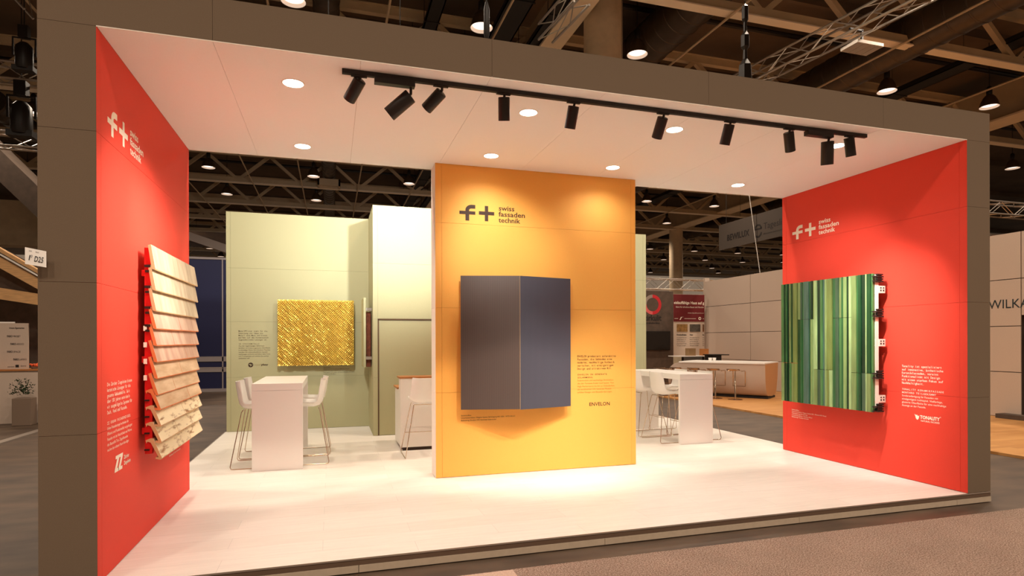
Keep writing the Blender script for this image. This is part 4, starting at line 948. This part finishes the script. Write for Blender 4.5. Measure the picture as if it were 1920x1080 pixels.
# ---- left stand: counter with panel, plant, timber roof
lc = thing('counter', 'low grey-white counter with wooden top in the stand to the left', 'counter', (-5.4, 10.6, HF))
MB().box(-7.4, 10.45, HF, -3.6, 11.1, 0.99).build('body', m_gwall, lc, world=True); MB().box(-7.45, 10.42, 0.99, -3.55, 11.15, 1.02).build('top', m_oak, lc, world=True)
fp = thing('logo_board', 'grey-white standing board with rows of small logos on the left counter', 'board', (-5.2, 10.8, 1.02))
MB().box(-5.30, 10.70, 1.02, -4.76, 10.73, 2.00).build('board', m_gwall, fp, world=True); MB().box(-6.2, 10.74, 1.02, -5.02, 10.76, 2.03).build('side_board', m_table, fp, world=True)
s = Sheet((-5.2, 10.70, 1.02), *yA, lift=0.003)
s.line('Unsere Eigenmarken', 0.10, 0.86, 0.05, 0.27, bold=0.02)
for i, (tx, xo_) in enumerate((('PROJET', 0.06), ('ARDOCO', 0.12), ('SPACE', 0.06), ('LAMINO', 0.17))):
    s.build('board_lettering', m_bp, fp); s = Sheet((-5.2, 10.70, 1.02), *yA, lift=0.003)
    s.line('FARO', xo_, 0.68-i*0.165, 0.06, 0.10, bold=0.03); s.line(tx, xo_+0.11, 0.68-i*0.165, 0.055, 0.13)
s.build('board_lettering', m_bp, fp); s = Sheet((-5.2, 10.70, 1.02), *yA, lift=0.003)
s.line('partner', 0.07, 0.04, 0.04, 0.12); s.rect(0.21, 0.035, 0.27, 0.09); s.line('lavo', 0.30, 0.05, 0.05, 0.1)
s.build('board_lettering', m_bp, fp)
lw = thing('exhibit_wall', 'dark brown back wall of the stand to the left', 'wall', (-6, 11.9, HF))
MB().box(-9.5, 11.9, HF, -3.4, 12.0, 3.3).build('panel', m_brownwall, lw, world=True)
fv = thing('flower_bowl', 'orange flower bowl at the end of the left counter', 'flowers', (-4.62, 10.65, 1.02))
MB().lathe([(0.06, 0), (0.08, 0.05)], 14).build('bowl', m_terra, fv, smooth=40)
fb = MB()
for i in range(26):
    a = random.uniform(0, 2*PI); r = random.uniform(0, 0.09); fb.lathe([(0.005, -0.02), (0.024, 0), (0.005, 0.02)], 6, (r*math.cos(a), r*math.sin(a), 0.06+random.uniform(0, 0.05)), (random.uniform(-1, 1), random.uniform(-1, 1), 1))
o = fb.build('blossoms', mat('orange_petal', (226, 96, 48), 0.6), fv); o['kind'] = 'stuff'
pp = thing('potted_plant', 'bushy dark green plant in a tall grey planter at the end of the left counter', 'plant', (-4.62, 10.1, HF))
MB().box(-0.13, -0.13, 0, 0.20, 0.13, 0.56).build('planter', m_terra, pp, bevel=0.01)
lf = MB()
for i in range(260):
    a = random.uniform(0, 2*PI); el = random.uniform(0.1, 1.4); r = random.uniform(0.08, 0.25)
    c_ = Vector((math.cos(a)*math.cos(el)*r, math.sin(a)*math.cos(el)*r, 0.60+math.sin(el)*r*1.5))
    d_ = Vector((random.uniform(-1, 1), random.uniform(-1, 1), random.uniform(-0.2, 1))).normalized()*0.05; s_ = d_.cross(Vector((random.random(), random.random(), random.random()))).normalized()*0.014
    lf.quadf([c_, c_+d_*0.5+s_, c_+d_, c_+d_*0.5-s_])
o = lf.build('foliage', m_leaf, pp); o['kind'] = 'stuff'
tr_ = thing('timber_roof', 'wooden rafters and beam of the neighbouring stand at the left edge', 'roof', (-6, 10.6, 2.5))
MB().beam((-7.5, 10.6, 4.75), (-3.4, 10.6, 2.12), 0.12, 0.20).build('rafter', m_timber, tr_, world=True)
MB().beam((-7.5, 10.55, 4.93), (-3.4, 10.55, 2.30), 0.14, 0.03).build('edge_board', m_table, tr_, world=True)
MB().beam((-7.5, 10.6, 5.02), (-3.4, 10.6, 2.38), 0.2, 0.07).build('roof_board', m_timber, tr_, world=True)
MB().beam((-7.5, 10.7, 3.0), (-3.4, 10.7, 2.32), 0.12, 0.24).build('tie_beam', m_timber, tr_, world=True)
MB().prism([(-7.5, 10.9, 3.1), (-3.4, 10.9, 2.4), (-3.4, 10.9, 2.5), (-7.5, 10.9, 4.9)], (0, 0.05, 0)).build('gable_panel', m_brownwall, tr_, world=True)
sb2 = thing('sloping_bulkhead', 'pale sloping ramp soffit high above the left stand', 'bulkhead', (-6.3, 14, 6))
MB().beam((-9.5, 14, 9.3), (-4.6, 14, 4.0), 1.2, 0.55).build('soffit', m_brownwall, sb2, world=True)
MB().box(-12, 14.6, 4.2, -4.2, 15.2, 5.4).build('parapet', m_conc, sb2, world=True)
o = MB().box(-3.95, -9, HF, -3.80, 9.5, HF+0.03).build('floor_trim', m_alu); tag(o, 'pale metal floor edging strip in the aisle left of the stand', 'floor strip')
